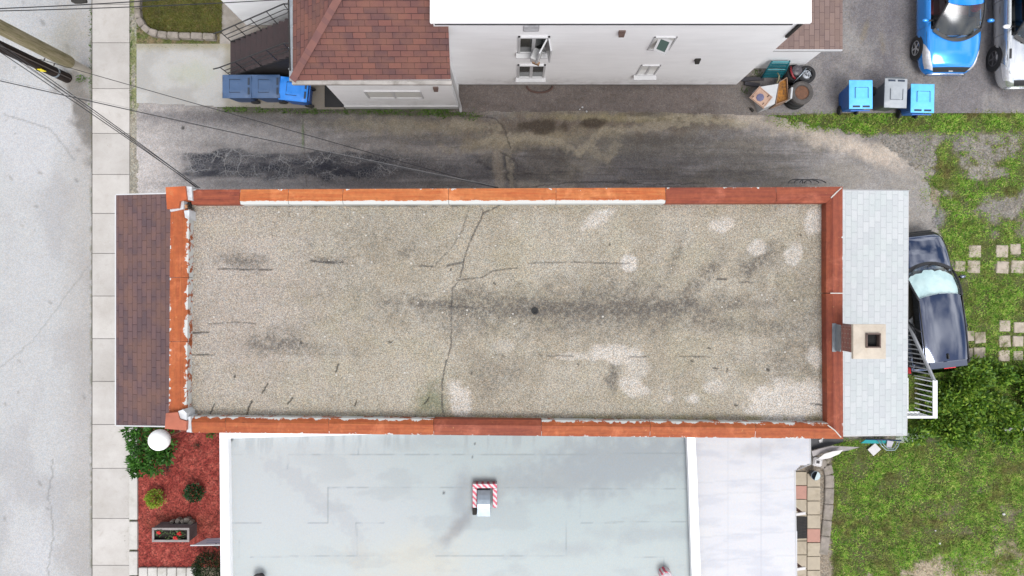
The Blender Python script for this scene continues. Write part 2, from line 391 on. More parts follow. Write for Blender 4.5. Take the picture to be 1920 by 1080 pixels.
# ------------------------------------------------------------------ ground
asph = attrmat('old_asphalt', grain=.2, gsc=42, bump=.35, rough=.92, fine=.2, mott=.16, craze=True)
asph3 = attrmat('lot_asphalt', grain=.2, gsc=42, bump=.35, rough=.92, fine=.2, mott=.13)
asph2 = attrmat('street_asphalt', grain=.12, gsc=42, bump=.3, rough=.92, fine=.12, mott=.05)
soilm = attrmat('soil', grain=.35, gsc=26, bump=.6, rough=1, fine=.3, fsc=45)
concm = attrmat('concrete', grain=.05, gsc=60, bump=.12, rough=.85, fine=.07)
gravm = attrmat('roof_gravel', grain=.42, gsc=66, bump=.4, rough=1, fine=.32, fsc=48, tintv=.12)
membm = attrmat('roof_membrane', grain=.03, gsc=60, bump=.06, rough=.6, fine=.05)
mulchm = attrmat('red_mulch', grain=.5, gsc=24, bump=.9, rough=1, fine=.35, fsc=50, tintv=.05)

base = MB(); base.quad((-80, -80, -.15), (80, -80, -.15), (80, 80, -.15), (-80, 80, -.15)); base.build('ground', plain('ground_dirt', A(125, 115, 98), .95, world=True))['kind'] = 'structure'

def c_street(px, py):
    c = np.zeros(px.shape + (3,)) + C3(207, 207, 207)
    n = fbm(px / 60, py / 90, 1, 5); c = mixc(c, C3(190, 189, 190), ss(.45, .7, n) * .7)
    c = mixc(c, C3(214, 214, 216), ss(.5, .75, fbm(px / 120, py / 200, 4, 3)) * .8)
    c = mixc(c, C3(186, 180, 174), ss(90, 165, px + 30 * (fbm(px / 30, py / 40, 6) - .5)) * .55)
    c = mixc(c, C3(120, 114, 108), ell(px, py, 158, 215, 20, 78, -12, .5, .9, 3) * .8)
    c = mixc(c, C3(140, 134, 126), ell(px, py, 150, 165, 42, 22, 10, .7, .9, 7) * .6)
    c = mixc(c, C3(125, 125, 100), ss(166, 172, px) * ss(.35, .6, fbm(px / 5, py / 9, 9)) * .7)
    c = mixc(c, C3(150, 148, 145), lined(px, py, [(8, 215), (50, 228), (95, 242), (140, 300)], 2.2) * .5)
    c = mixc(c, C3(140, 140, 140), lined(px, py, [(100, 860), (92, 930), (100, 1000), (88, 1080)], 2.0, 5) * .55)
    c = mixc(c, C3(150, 150, 148), lined(px, py, [(0, 690), (60, 640), (120, 560), (165, 500)], 2.0, 3, 4) * .35)
    c = mixc(c, C3(192, 186, 166), ell(px, py, 118, 90, 30, 60, 15, .8, .9, 5) * .45)
    for i in range(26):
        a, b = random.uniform(0, 165), random.uniform(0, 1080); c = mixc(c, C3(150, 148, 146), ell(px, py, a, b, random.uniform(2, 6), random.uniform(1, 3), random.uniform(0, 90), .5, .9, i) * .6)
    return c
sheet('street', [(-420, -260), (172, -260), (172, 1340), (-420, 1340)], -.09, .045, c_street, asph2)

def c_drive(px, py):
    c = np.zeros(px.shape + (3,)) + C3(142, 137, 134)
    st = fbm(px / 140, py / 16, 2, 5); st2 = fbm(px / 60, py / 22, 12, 5); fin = fbm(px / 12, py / 9, 13, 4)
    c = mixc(c, C3(105, 101, 100), ss(.42, .62, st) * .6)
    c = mixc(c, C3(176, 170, 167), ss(430, 255, px + 60 * (st2 - .5)) * .8)
    c = mixc(c, C3(128, 120, 108), ss(560, 900, px) * ss(.35, .6, st2) * .6)
    c = mixc(c, C3(96, 91, 86), ell(px, py, 640, 222, 240, 16, 1, .7, .6, 3) * .6)
    c = mixc(c, C3(108, 104, 106), ell(px, py, 390, 224, 120, 12, 3, .7, .7, 8) * .6)
    c = mixc(c, C3(166, 161, 158), ell(px, py, 420, 252, 180, 17, 2, .8, .5, 4) * .7)
    # worn wheel track, crazed
    wv = 15 * (fbm(px / 45, py / 20, 33, 5) - .5) * 2
    band = ss(280, 288, py + wv) * (1 - ss(326, 338, py + wv)); band2 = ss(286, 300, py + 1.6 * wv) * (1 - ss(330, 348, py + wv)) * (.55 + .45 * ss(.4, .6, st2))
    tr = np.clip(band * ss(325, 365, px + 50 * (fin - .5)) * (1 - ss(640, 830, px + 60 * (st - .5))) * (.8 + .3 * st2) + band2 * ss(560, 640, px) * (1 - ss(930, 1010, px)) * .8 + band2 * ss(900, 1000, px) * (1 - ss(1350, 1560, px)) * .42, 0, 1)
    c = mixc(c, C3(42, 45, 55), np.clip(tr * (.35 + .85 * fbm(px / 26, py / 10, 35, 5)), 0, .9))
    c = mixc(c, C3(96, 94, 96), ell(px, py, 700, 345, 500, 6, 0, .8, .8, 9) * .35)
    c = mixc(c, C3(72, 70, 70), ss(.52, .64, fbm(px / 120, py / 5, 71, 5)) * ss(600, 900, px) * (1 - ss(1450, 1600, px)) * ss(255, 290, py) * .4)
    crk = np.clip(tr * 1.2, 0, 1) * (1 - ss(760, 1000, px)) * ss(.3, .5, fbm(px / 34, py / 16, 19)) + .18 * ell(px, py, 400, 222, 130, 16, 3, .8, .8, 8)
    # sand and damp by the house side
    # sand and damp by the house side
    c = mixc(c, C3(112, 100, 88), ell(px, py, 1080, 232, 260, 24, -1, .6, .8, 11) * .75)
    c = mixc(c, C3(158, 146, 122), ell(px, py, 1010, 262, 150, 12, -6, .8, .9, 14) * .75)
    c = mixc(c, C3(160, 150, 128), ell(px, py, 760, 236, 150, 12, 1, .8, .9, 24) * .5)
    c = mixc(c, C3(150, 140, 110), ell(px, py, 1210, 222, 150, 7, 1, .8, .9, 34) * .7)
    c = mixc(c, C3(150, 142, 126), ell(px, py, 1120, 285, 60, 22, -25, .8, .9, 44) * .6)
    c = mixc(c, C3(76, 66, 56), ell(px, py, 1012, 237, 46, 13, 2, .4, .8, 17) * .8)
    c = mixc(c, C3(74, 64, 54), ell(px, py, 1106, 232, 26, 8, -4, .4, .8, 18) * .85)
    c = mixc(c, C3(98, 90, 80), ell(px, py, 1280, 224, 34, 12, 4, .5, .9, 19) * .6)
    c = mixc(c, C3(108, 104, 100), ell(px, py, 1240, 285, 220, 26, 2, .8, .8, 20) * .6)
    c = mixc(c, C3(186, 174, 160), ell(px, py, 1545, 258, 175, 16, 15, .8, .9, 21) * .75)
    c = mixc(c, C3(188, 172, 156), ell(px, py, 1650, 300, 70, 12, 22, .8, .9, 22) * .6)
    c = mixc(c, C3(128, 124, 120), ss(1420, 1640, px - (py - 300) * .6) * ss(270, 330, py) * .7)
    c = mixc(c, C3(172, 160, 142), ell(px, py, 938, 330, 10, 60, -4, .6, .9, 23) * .5)
    c = mixc(c, C3(170, 162, 148), ell(px, py, 1010, 347, 60, 8, 3, .6, .9, 25) * .5)
    for pts, w, k in (([(905, 262), (985, 256), (1045, 268), (1085, 287)], 11, .6), ([(1085, 287), (1108, 262), (1130, 246), (1200, 240), (1290, 230)], 9, .55), ([(1108, 275), (1138, 300), (1162, 268)], 10, .45), ([(958, 268), (953, 300), (962, 345)], 9, .5), ([(1180, 222), (1260, 218), (1330, 226), (1400, 232)], 8, .5), ([(850, 232), (900, 236), (935, 240)], 9, .4)):
        c = mixc(c, C3(168, 158, 138), lined(px, py, pts, w, 10, int(pts[0][0])) * k)
    c = mixc(c, C3(84, 78, 72), ell(px, py, 1020, 290, 52, 14, 8, .6, .9, 51) * .5); c = mixc(c, C3(80, 75, 70), ell(px, py, 1235, 262, 90, 10, 2, .7, .9, 52) * .4); c = mixc(c, C3(78, 72, 66), ell(px, py, 1200, 215, 40, 7, 0, .5, .8, 53) * .5)
    c = mixc(c, C3(60, 56, 54), lined(px, py, [(860, 215), (930, 222), (950, 250), (958, 280)], 1.8, 3) * .6)
    c = mixc(c, C3(62, 58, 56), lined(px, py, [(1000, 350), (1100, 340), (1220, 346), (1320, 343)], 1.7, 3, 3) * .55)
    c = mixc(c, C3(66, 60, 56), lined(px, py, [(940, 285), (965, 300), (972, 322), (1000, 326)], 1.7, 3, 3) * .6)
    c = mixc(c, C3(104, 128, 70), ell(px, py, 568, 255, 2.2, 22, 0, .6, .6, 5) * .6)
    c = mixc(c, C3(80, 74, 74), lined(px, py, [(566, 200), (570, 260), (575, 350)], 1.6, 2, 9) * .5)
    c = c * (1 + .28 * (fin - .5))[..., None]
    c = mixc(c, C3(60, 58, 58), ell(px, py, 343, 240, 3, 3, 0, .4, .2) * .9)
    c = mixc(c, C3(70, 70, 48), (1 - ss(207, 216, py - (px - 400) * .014 + 8 * (fin - .5))) * ss(395, 430, px) * ss(900, 860, px) * .7)
    c = c * (1.3 + .45 * ss(225, 310, py))[..., None]  # colour raised towards the middle building to offset its shade
    return np.concatenate([c, np.clip(crk, 0, 1)[..., None]], -1)
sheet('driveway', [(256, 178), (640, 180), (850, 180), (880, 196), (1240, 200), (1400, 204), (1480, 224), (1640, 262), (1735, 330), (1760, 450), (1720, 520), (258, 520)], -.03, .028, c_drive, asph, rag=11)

def c_alley(px, py):
    c = np.zeros(px.shape + (3,)) + C3(113, 104, 100)
    c = mixc(c, C3(98, 90, 86), ss(.4, .65, fbm(px / 50, py / 20, 3, 5)) * .7)
    c = mixc(c, C3(128, 120, 114), ss(.55, .75, fbm(px / 9, py / 9, 7, 4)) * .35)
    c = mixc(c, C3(138, 132, 128), ss(1300, 1420, px) * .6)
    return c * 1.30
sheet('alley_pavement', [(840, 130), (1560, 100), (1560, 214), (1400, 216), (1240, 210), (1090, 208), (840, 210)], -.018, .035, c_alley, asph3, rag=1.5)
def c_lot(px, py):
    c = np.zeros(px.shape + (3,)) + C3(142, 137, 138)
    c = mixc(c, C3(162, 157, 154), ss(.45, .68, fbm(px / 40, py / 50, 3, 5)) * .75)
    c = mixc(c, C3(122, 118, 122), ss(.5, .7, fbm(px / 26, py / 60, 14, 4)) * .5)
    c = mixc(c, C3(178, 174, 170), ell(px, py, 1600, 85, 32, 26, 30, .8, .8, 5) * .5)
    c = mixc(c, C3(152, 138, 112), ell(px, py, 1622, 55, 5, 20, 20, .8, .9, 6) * .5)
    c = mixc(c, C3(150, 136, 114), ell(px, py, 1655, 80, 4, 14, -10, .8, .9, 8) * .5)
    c = mixc(c, C3(120, 116, 122), ell(px, py, 1672, 60, 12, 90, 0, .8, .4, 8) * .5)
    c = mixc(c, C3(112, 108, 108), ss(.6, .75, fbm(px / 6, py / 6, 9, 3)) * .3)
    return c
sheet('parking_lot', [(1380, -320), (2200, -320), (2200, 212), (1440, 212), (1425, 200), (1425, 130)], -.012, .04, c_lot, asph3, rag=1.2)

def c_pad(px, py):
    c = np.zeros(px.shape + (3,)) + C3(208, 206, 202)
    c = mixc(c, C3(186, 183, 178), ss(.4, .65, fbm(px / 40, py / 30, 3, 5)) * .7)
    c = mixc(c, C3(188, 196, 156), ell(px, py, 365, 135, 30, 18, 0, .9, .9, 3) * .35)
    c = mixc(c, C3(170, 160, 120), ss(100, 84, py + 8 * (fbm(px / 12, py / 12, 4) - .5)) * .6)
    c = mixc(c, C3(160, 150, 126), ss(412, 430, px) * .6)
    c = mixc(c, C3(150, 142, 132), ss(430, 600, px) * .9)
    return c
sheet('concrete_pad', [(256, 82), (645, 82), (645, 205), (420, 200), (256, 193)], -.004, .04, c_pad, concm)
def c_walkup(px, py): return mixc(np.zeros(px.shape + (3,)) + C3(186, 178, 170), C3(160, 152, 142), ss(.4, .65, fbm(px / 14, py / 14, 6, 5)))
sheet('front_path', [(414, -160), (600, -160), (600, 85), (412, 85)], -.008, .05, c_walkup, concm)

def c_lawn_a(px, py):
    c = np.zeros(px.shape + (3,)) + C3(112, 100, 62); return mixc(c, C3(92, 100, 46), ss(.4, .62, fbm(px / 14, py / 14, 3, 5)))
sheet('front_lawn_soil', [(268, -160), (418, -160), (416, 62), (380, 66), (300, 64), (275, 48), (266, 20)], .02, .05, c_lawn_a, soilm)
sheet('planting_strip', [(256, -160), (436, -160), (436, 92), (256, 92)], -.012, .05, lambda px, py: mixc(np.zeros(px.shape + (3,)) + C3(140, 126, 96), C3(104, 112, 62), ss(.42, .6, fbm(px / 9, py / 9, 5, 4))), soilm, rag=3)
def c_verge(px, py):
    c = np.zeros(px.shape + (3,)) + C3(176, 170, 156)
    g = ss(.42, .6, fbm(px / 7, py / 22, 3, 5)) * (ss(240, 170, py) + ss(800, 830, py)) * .8
    return mixc(c, C3(132, 140, 82), g)
sheet('verge', [(240, -260), (262, -260), (262, 1340), (240, 1340)], -.035, .04, c_verge, soilm)

def yard(px, py):
    """how grassy the back yard is, 0..1"""
    n = fbm(px / 38, py / 38, 41, 5); n2 = fbm(px / 11, py / 11, 47, 3)
    g = np.zeros(px.shape)
    lawn = ss(1552, 1568, px + 10 * (n2 - .5)) * ss(815, 838, py)
    lawn = lawn * (1 - ell(px, py, 1840, 1082, 155, 40, -4, .4, .9, 3)) * (1 - .55 * ell(px, py, 1860, 975, 40, 60, 20, .8, .9, 7)) * (1 - .4 * ell(px, py, 1760, 970, 60, 30, 0, .9, .9, 9))
    g = np.maximum(g, lawn * (.72 + .4 * ss(.35, .6, n)))
    mid = ss(1755, 1785, px + 30 * (n - .5)) * ss(365, 450, py + 60 * (n - .5)) * ss(.22, .60, n + .1)
    g = np.maximum(g, mid)
    g = np.maximum(g, ss(1700, 1760, px) * ss(215, 300, py) * (1 - ss(380, 420, py)) * (.16 + .75 * ss(.44, .64, n)))
    strip = ss(1425, 1475, px + 20 * (n2 - .5)) * (1 - ss(218, 238, py - (px - 1430) * .10 + 14 * (n - .5) - 4)) * ss(206, 212, py + 8 * (n2 - .5)); strip = np.where(px > 1640, ss(206, 212, py + 8 * (n2 - .5)) * (1 - ss(236, 262, py + 20 * (n - .5))), strip)
    g = np.maximum(g, strip * 1.0)
    g = np.maximum(g, ss(1690, 1700, px) * ss(560, 640, py) * (1 - ss(812, 835, py)))
    return np.clip(g, 0, 1)
def c_yard(px, py):
    n = fbm(px / 26, py / 26, 51, 5); g = yard(px, py)
    c = np.zeros(px.shape + (3,)) + C3(150, 144, 136)
    c = mixc(c, C3(172, 164, 154), ss(.45, .65, n) * .6)
    c = mixc(c, C3(122, 116, 108), ss(.5, .7, fbm(px / 60, py / 40, 55, 4)) * .5)
    c = mixc(c, C3(190, 166, 140), ell(px, py, 1690, 330, 90, 14, 35, .9, .9, 6) * .5)
    c = mixc(c, C3(166, 152, 134), ss(800, 900, py) * .8)
    c = mixc(c, C3(140, 137, 137), ell(px, py, 1748, 412, 26, 24, 0, .25, .25, 6) * .9)
    c = mixc(c, C3(140, 137, 137), ell(px, py, 1708, 402, 16, 14, 0, .25, .25, 8) * .9)
    c = mixc(c, C3(104, 100, 68), ss(.1, .5, g) * .75)
    c = mixc(c, C3(88, 98, 44), ss(.35, .9, g) * .8)
    c = mixc(c, C3(188, 172, 146), ell(px, py, 1840, 1082, 155, 42, -4, .5, .9, 3) * .85)
    return c
sheet('back_yard', [(1420, 206), (2250, 206), (2250, 1340), (1480, 1340), (1480, 812), (1620, 700), (1620, 380), (1420, 260)], -.045, .045, c_yard, soilm, lift=.05)

# sidewalk: separate slabs
def c_conc(seed):
    def f(px, py):
        c = np.zeros(px.shape + (3,)) + C3(226, 222, 217)
        c = mixc(c, C3(210, 205, 198), ss(.42, .68, fbm(px / 30, py / 40, seed, 5)) * .6)
        return mixc(c, C3(232, 228, 226), ss(.5, .7, fbm(px / 80, py / 80, seed + 3, 3)) * .6)
    return f
ys = [-260, -170, -80, 8, 80, 166, 250, 327, 400, 475, 555, 635, 715, 796, 878, 972, 1060, 1150, 1240, 1340]
slab = MB(); 
for i in range(len(ys) - 1):
    j = RNG.uniform(-1, 1); a = P(173, ys[i] + .4, 0); b = P(242.5, ys[i + 1] - .4, 0)
    slab.box(((a.x + b.x) / 2, (a.y + b.y) / 2, -.09 + RNG.uniform(-.004, .004)), (b.x - a.x, a.y - b.y, .18), bev=.006)
def sidewalkmat():
    t = NT('sidewalk_concrete'); p = t.pos(kind='world')
    n = t.mr(t.noise(p, .9, 6, .65), .3, .7); c = t.mix(n, A(230, 225, 220), A(205, 199, 192)); r = t.n('ShaderNodeNewGeometry').outputs['Random Per Island']
    c = t.mix(1.0, c, t.grey(t.mr(r, 0, 1, .93, 1.06)), 'MULTIPLY'); f = t.mr(t.noise(p, 60, 3, .7), .3, .7, .92, 1.08); c = t.mix(1.0, c, t.grey(f), 'MULTIPLY')
    st = t.mr(t.noise(p, 4, 6, .7, .5), .55, .72); c = t.mix(t.ma('MULTIPLY', st, .3), c, A(178, 170, 156))
    sp = t.ma('LESS_THAN', t.voro(p, 3.5), .035); c = t.mix(t.ma('MULTIPLY', sp, .5), c, A(120, 112, 100))
    t.bump(t.noise(p, 60, 3), .15, .01); return t.fin(c, .85, 0, .3)
slab.build('sidewalk', sidewalkmat())['kind'] = 'structure'

# garden bed
def c_mulch(px, py):
    c = np.zeros(px.shape + (3,)) + C3(170, 80, 70)
    c = mixc(c, C3(142, 56, 50), ss(.42, .62, fbm(px / 12, py / 12, 3, 5)) * .7)
    c = mixc(c, C3(196, 104, 90), ss(.55, .72, fbm(px / 9, py / 9, 9, 4)) * .7)
    return mixc(c, C3(112, 72, 52), ell(px, py, 330, 985, 60, 16, 0, .9, .9, 4) * .5)
o = sheet('mulch_bed', [(258, 700), (560, 700), (560, 1064), (258, 1064)], -.005, .04, c_mulch, mulchm, lift=.05)
slabm = plain('pale_edging', A(226, 222, 216), .85, .12, 3, dirt=A(170, 162, 145)[:3] + (.5,), world=True)
t = thing('stone_edging', 'row of long pale kerb slabs between the sidewalk verge and the red mulch bed', 'edging', P(251, 970, 0))
for y0, y1 in ((790, 872), (874, 974), (976, 1030), (1032, 1078), (1080, 1170)):
    a, b = P(244, y0 + 1), P(259.5, y1 - 1); MB().box(((a.x + b.x) / 2, (a.y + b.y) / 2, .02), (b.x - a.x, a.y - b.y, .12), bev=.012).build('edging_block', slabm, t)
t = thing('stone_edging', 'row of square pale blocks closing the lower end of the red mulch bed', 'edging', P(310, 1071, 0))
x = 262
for w in (17, 18, 18, 18, 18, 17):
    a, b = P(x + .5, 1063), P(x + w - .5, 1086); MB().box(((a.x + b.x) / 2, (a.y + b.y) / 2, .03), (b.x - a.x, a.y - b.y, .12), bev=.015).build('edging_block', slabm, t); x += w
stonem = plain('rough_stone', A(168, 158, 148), .9, .35, 5, bump=.5, bsc=20, dirt=A(110, 105, 75)[:3] + (.6,), world=True)
t = thing('stone_edging', 'curved row of rough stone blocks holding up the small front lawn', 'edging', P(340, 68, 0))
path = [(263, -40), (263, -5), (262, 20), (264, 38), (272, 52), (284, 62), (300, 67), (318, 69), (340, 70), (362, 70), (384, 71), (408, 72)]
for (xa, ya), (xb, yb) in zip(path[:-1], path[1:]):
    a, b = P(xa, ya), P(xb, yb); d = b - a; MB().box(((a.x + b.x) / 2, (a.y + b.y) / 2, .10), (d.length - .02, .2 + RNG.uniform(-.02, .02), .25), rz=math.atan2(d.y, d.x), bev=.03).build('edging_block', stonem, t)
t = thing('stone_edging', 'curved weathered stone border between the paved path and the back lawn', 'edging', P(1550, 900, 0))
path = [(1541, 868), (1553, 872), (1558, 890), (1558, 915), (1557, 945), (1554, 975), (1551, 1005), (1546, 1040)]
for (xa, ya), (xb, yb) in zip(path[:-1], path[1:]):
    a, b = P(xa - 3, ya), P(xb - 3, yb); d = b - a; MB().box(((a.x + b.x) / 2, (a.y + b.y) / 2, -.01), (d.length - .01, .3, .09), rz=math.atan2(d.y, d.x), bev=.025).build('edging_block', stonem, t)

# paver path by the shed
pm = [plain('paver_buff', A(206, 192, 170), .85, .14, 4, dirt=A(140, 125, 95)[:3] + (.4,), world=True), plain('paver_pink', A(208, 158, 142), .85, .14, 4, world=True)]
pv = MB()
for cx, w, y0, pinks in ((1501.5, 22, 884, (1,)), (1525.5, 25, 887, (4,))):
    y = y0; i = 0
    while y < 1150:
        h = 26; a, b = P(cx - w / 2 + .4, y + .6), P(cx + w / 2 - .4, y + h - .6); pv.cm = 1 if i in pinks else 0
        pv.box(((a.x + b.x) / 2, (a.y + b.y) / 2, -.01 + RNG.uniform(-.006, .006)), (b.x - a.x, a.y - b.y, .06), bev=.008, rz=RNG.uniform(-.015, .015)); y += h; i += 1
pv.build('paved_path', pm)['kind'] = 'structure'
# stepping stones in the grass
first = None
for i, (sx, sy, w) in enumerate([(1829, 471, 23), (1880, 471, 23), (1905, 467, 20), (1801, 499, 20), (1827, 500, 24), (1881, 501, 23), (1909, 500, 24), (1839, 633, 21), (1818, 630, 19), (1885, 611, 21), (1912, 614, 20), (1885, 640, 22), (1910, 640, 20), (1838, 662, 22), (1816, 662, 18), (1884, 667, 21), (1910, 667, 18)]):
    p = P(sx, sy, .0); p.z = -.05
    if first is None: first = tag(MB().box((0, 0, 0), (.39, .39, .08), bev=.02).build('stepping_stone', plain('stone_pale', A(206, 192, 176), .9, .28, 4, dirt=A(120, 112, 78)[:3] + (.9,), world=True)), 'square buff concrete stepping stone sunk in the grass right of the black car', 'stepping stone', 'stepping stones in the back yard'); o = first
    else: o = first.copy(); COL.objects.link(o)
    o.location = p; o.scale = (w / 22.6, w / 22.6, 1); o.rotation_euler.z = RNG.uniform(-.08, .08)

# ------------------------------------------------------------------ long flat-roofed building in the middle
Z1 = 7.2
mb_ = thing('flat_roof_building', 'long building with gravel roof and rust-orange metal coping in the middle of the picture', 'building', P(945, 585, 0))
brick = NT('dark_brick'); uvp = brick.pos(kind='world'); bt = brick.n('ShaderNodeTexBrick'); mp2 = brick.n('ShaderNodeMapping'); mp2.inputs['Rotation'].default_value = (R(90), 0, 0)
brick.l(uvp, mp2.inputs[0]); brick.l(mp2.outputs[0], bt.inputs['Vector']); bt.inputs['Scale'].default_value = 1; bt.inputs['Brick Width'].default_value = .22; bt.inputs['Row Height'].default_value = .075; bt.inputs['Mortar Size'].default_value = .008
bt.inputs['Color1'].default_value = A(150, 80, 62); bt.inputs['Color2'].default_value = A(120, 62, 50); bt.inputs['Mortar'].default_value = A(150, 140, 130); brickm = brick.fin(bt.outputs[0], .9)
oL, oR, oT, oB = P(319, 0, Z1).x, P(1579, 0, Z1).x, P(0, 354, Z1).y, P(0, 818, Z1).y
MB().box(((oL + oR) / 2, (oT + oB) / 2, 3.39), (oR - oL - .06, oT - oB - .06, 6.78)).build('wall', brickm, mb_)
# gravel roof
def c_roof(px, py):
    c = np.zeros(px.shape + (3,)) + C3(181, 172, 156)
    c = mixc(c, C3(168, 158, 141), ss(.42, .62, fbm(px / 70, py / 50, 3, 5)) * .6)
    c = mixc(c, C3(194, 186, 172), ss(.48, .68, fbm(px / 40, py / 40, 8, 5)) * .5)
    c = mixc(c, C3(180, 172, 146), ss(.5, .7, fbm(px / 55, py / 45, 15, 4)) * .25)
    c = mixc(c, C3(190, 178, 172), ell(px, py, 440, 560, 120, 180, 0, 1, .6, 2) * .5)
    fg = ss(.25, .75, fbm(px / 4., py / 4., 88, 3)); dk = C3(114, 108, 101); dd = C3(84, 80, 78)
    for cx, cy, rx, ry, ro, k in ((1060, 582, 330, 42, 0, .38), (1160, 580, 210, 14, -2, .62), (1000, 574, 190, 12, 1, .45), (830, 572, 70, 9, 4, .4), (1310, 530, 14, 75, 38, .45), (1270, 470, 9, 45, 15, .35),
                                  (1420, 490, 42, 20, -35, .55), (1150, 705, 11, 30, 4, .55), (520, 640, 50, 20, -8, .5), (462, 490, 45, 14, 6, .5), (614, 488, 24, 6, 2, .55), (930, 700, 50, 40, 0, .28), (700, 440, 110, 50, 0, .2),
                                  (1500, 600, 60, 120, 0, .22), (640, 520, 70, 50, 30, .18), (1150, 560, 90, 60, 0, .25), (1500, 680, 120, 30, 0, .2), (768, 470, 20, 12, 0, .3), (560, 655, 90, 12, 3, .25), (900, 555, 60, 10, 3, .3), (1400, 610, 120, 14, 4, .3)):
        c = mixc(c, dk, ell(px, py, cx, cy, rx, ry, ro, .75, .9, int(cx)) * np.clip(k * 1.15 * (.45 + 1.1 * fg), 0, .85))
    wh = C3(214, 206, 196)
    for cx, cy, rx, ry, ro, k in ((1118, 412, 28, 13, -25, .75), (1140, 398, 20, 6, -20, .5), (1352, 424, 27, 13, -14, .8), (1528, 412, 17, 27, 8, .85), (1419, 464, 17, 14, 0, .75), (1488, 474, 15, 22, 5, .75), (1178, 495, 16, 15, 0, .95),
                                  (1150, 664, 46, 17, 4, .8), (1192, 690, 26, 30, 0, .5), (1188, 728, 26, 14, 20, .75), (1476, 757, 78, 37, 3, .95), (1520, 735, 40, 22, 0, .6), (1342, 726, 20, 12, 0, .55), (1527, 668, 16, 19, 0, .7), (1298, 748, 13, 8, 0, .8),
                                  (1253, 748, 11, 7, 0, .6), (862, 750, 20, 36, -22, .85), (1082, 668, 48, 7, 0, .55), (940, 650, 20, 14, 0, .3), (1470, 715, 20, 8, 0, .4)):
        c = mixc(c, wh, ell(px, py, cx, cy, rx, ry, ro, .28, .55, int(cx)) * k)
    c = mixc(c, C3(110, 118, 86), ell(px, py, 812, 752, 26, 26, 30, .8, .9, 4) * .6)
    for pts, w, k in (([(936, 385), (906, 400), (897, 420), (880, 455), (872, 480), (862, 525), (848, 540), (846, 600), (846, 650), (834, 690), (829, 720), (828, 760), (833, 780)], 2.3, .75),
                      ([(880, 385), (868, 430), (850, 460), (820, 492), (814, 502)], 2.2, .45), ([(900, 385), (908, 402)], 2, .5),
                      ([(410, 504), (455, 505), (510, 506)], 2.4, .8), ([(583, 489), (612, 492), (642, 492)], 3.0, .9), ([(838, 498), (868, 492)], 3, .7), ([(775, 498), (812, 500)], 2, .5),
                      ([(858, 525), (900, 521), (925, 508), (968, 502)], 2.2, .65), ([(990, 494), (1060, 491), (1180, 494)], 2.2, .6), ([(392, 608), (440, 604), (480, 607)], 2.0, .6), ([(352, 624), (392, 623)], 2.6, .9), ([(352, 666), (402, 665)], 2.2, .75),
                      ([(1010, 666), (1075, 668)], 2.0, .65), ([(1175, 669), (1212, 668)], 2, .6), ([(1275, 668), (1332, 669)], 2.2, .65), ([(822, 572), (870, 576), (905, 580)], 2.4, .6), ([(500, 663), (640, 665)], 1.8, .3),
                      ([(542, 385), (543, 406)], 2, .7), ([(1520, 757), (1545, 760)], 2, .8), ([(1345, 522), (1362, 524)], 3, .8), ([(1392, 528), (1410, 530)], 2.6, .8), ([(790, 497), (812, 500)], 2, .6)):
        c = mixc(c, dd, lined(px, py, pts, w, 1.6, int(pts[0][0])) * ss(.22, .42, fbm(px / 9, py / 9, int(pts[0][1]), 3)) * k)
    for xa, ya, xb, yb, w in ((635, 683, 630, 698, 3), (501, 720, 492, 736, 3), (548, 746, 539, 757, 3.2), (472, 752, 462, 778, 3.4), (402, 757, 395, 776, 2.6), (669, 752, 665, 762, 3.2), (795, 757, 806, 745, 2.4), (440, 704, 440, 707, 4), (563, 641, 565, 644, 3.5), (729, 640, 734, 642, 3.2), (884, 699, 884, 701, 3),
                              (1437, 692, 1441, 694, 4), (1365, 690, 1362, 698, 3), (1327, 652, 1332, 654, 3), (1296, 677, 1299, 678, 3.5), (1338, 690, 1345, 691, 3), (1143, 457, 1143, 459, 3.5), (845, 505, 845, 507, 4), (925, 530, 930, 533, 3), (1083, 683, 1084, 685, 3), (1377, 760, 1382, 761, 3.2), (1502, 440, 1503, 442, 3.4)):
        c = mixc(c, C3(60, 57, 55), lined(px, py, [(xa, ya), (xb, yb)], w * .8, 1.8, int(xa)) * .8)
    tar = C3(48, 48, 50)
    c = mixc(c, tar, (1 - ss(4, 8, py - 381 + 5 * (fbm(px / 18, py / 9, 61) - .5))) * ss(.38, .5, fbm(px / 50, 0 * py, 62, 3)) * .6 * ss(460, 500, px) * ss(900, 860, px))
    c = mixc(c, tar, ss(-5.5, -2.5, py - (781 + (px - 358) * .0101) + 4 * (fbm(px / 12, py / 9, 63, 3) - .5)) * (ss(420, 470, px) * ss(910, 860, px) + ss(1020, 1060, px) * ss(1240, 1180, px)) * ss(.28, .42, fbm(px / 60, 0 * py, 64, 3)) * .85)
    c = mixc(c, C3(74, 72, 64), (1 - ss(355, 361, px + 6 * (fbm(px / 9, py / 14, 65) - .5))) * .75)  # left parapet's edge shade painted into the gravel
    c = mixc(c, C3(70, 68, 62), ss(1541, 1547, px + 6 * (fbm(px / 9, py / 14, 66) - .5)) * .8)  # shade beside the right parapet, painted into the gravel too
    c = mixc(c, C3(150, 140, 84), (1 - ss(6, 16, 790 - py)) * ss(.45, .6, fbm(px / 14, py / 14, 67)) * .45)
    return c
ZR = 6.86
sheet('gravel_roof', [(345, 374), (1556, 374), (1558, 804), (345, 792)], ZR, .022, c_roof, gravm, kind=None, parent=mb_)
rng_specks = MB(); 
for i in range(90):
    q = P(random.uniform(370, 1540), random.uniform(392, 775), ZR); r = random.uniform(.012, .03); rng_specks.ball((q.x, q.y, q.z + r * .4), r, 6, 4, (1, .8, .5))
rng_specks.build('loose_pebbles', plain('pale_pebble', A(228, 222, 212), .8), mb_)['kind'] = 'stuff'
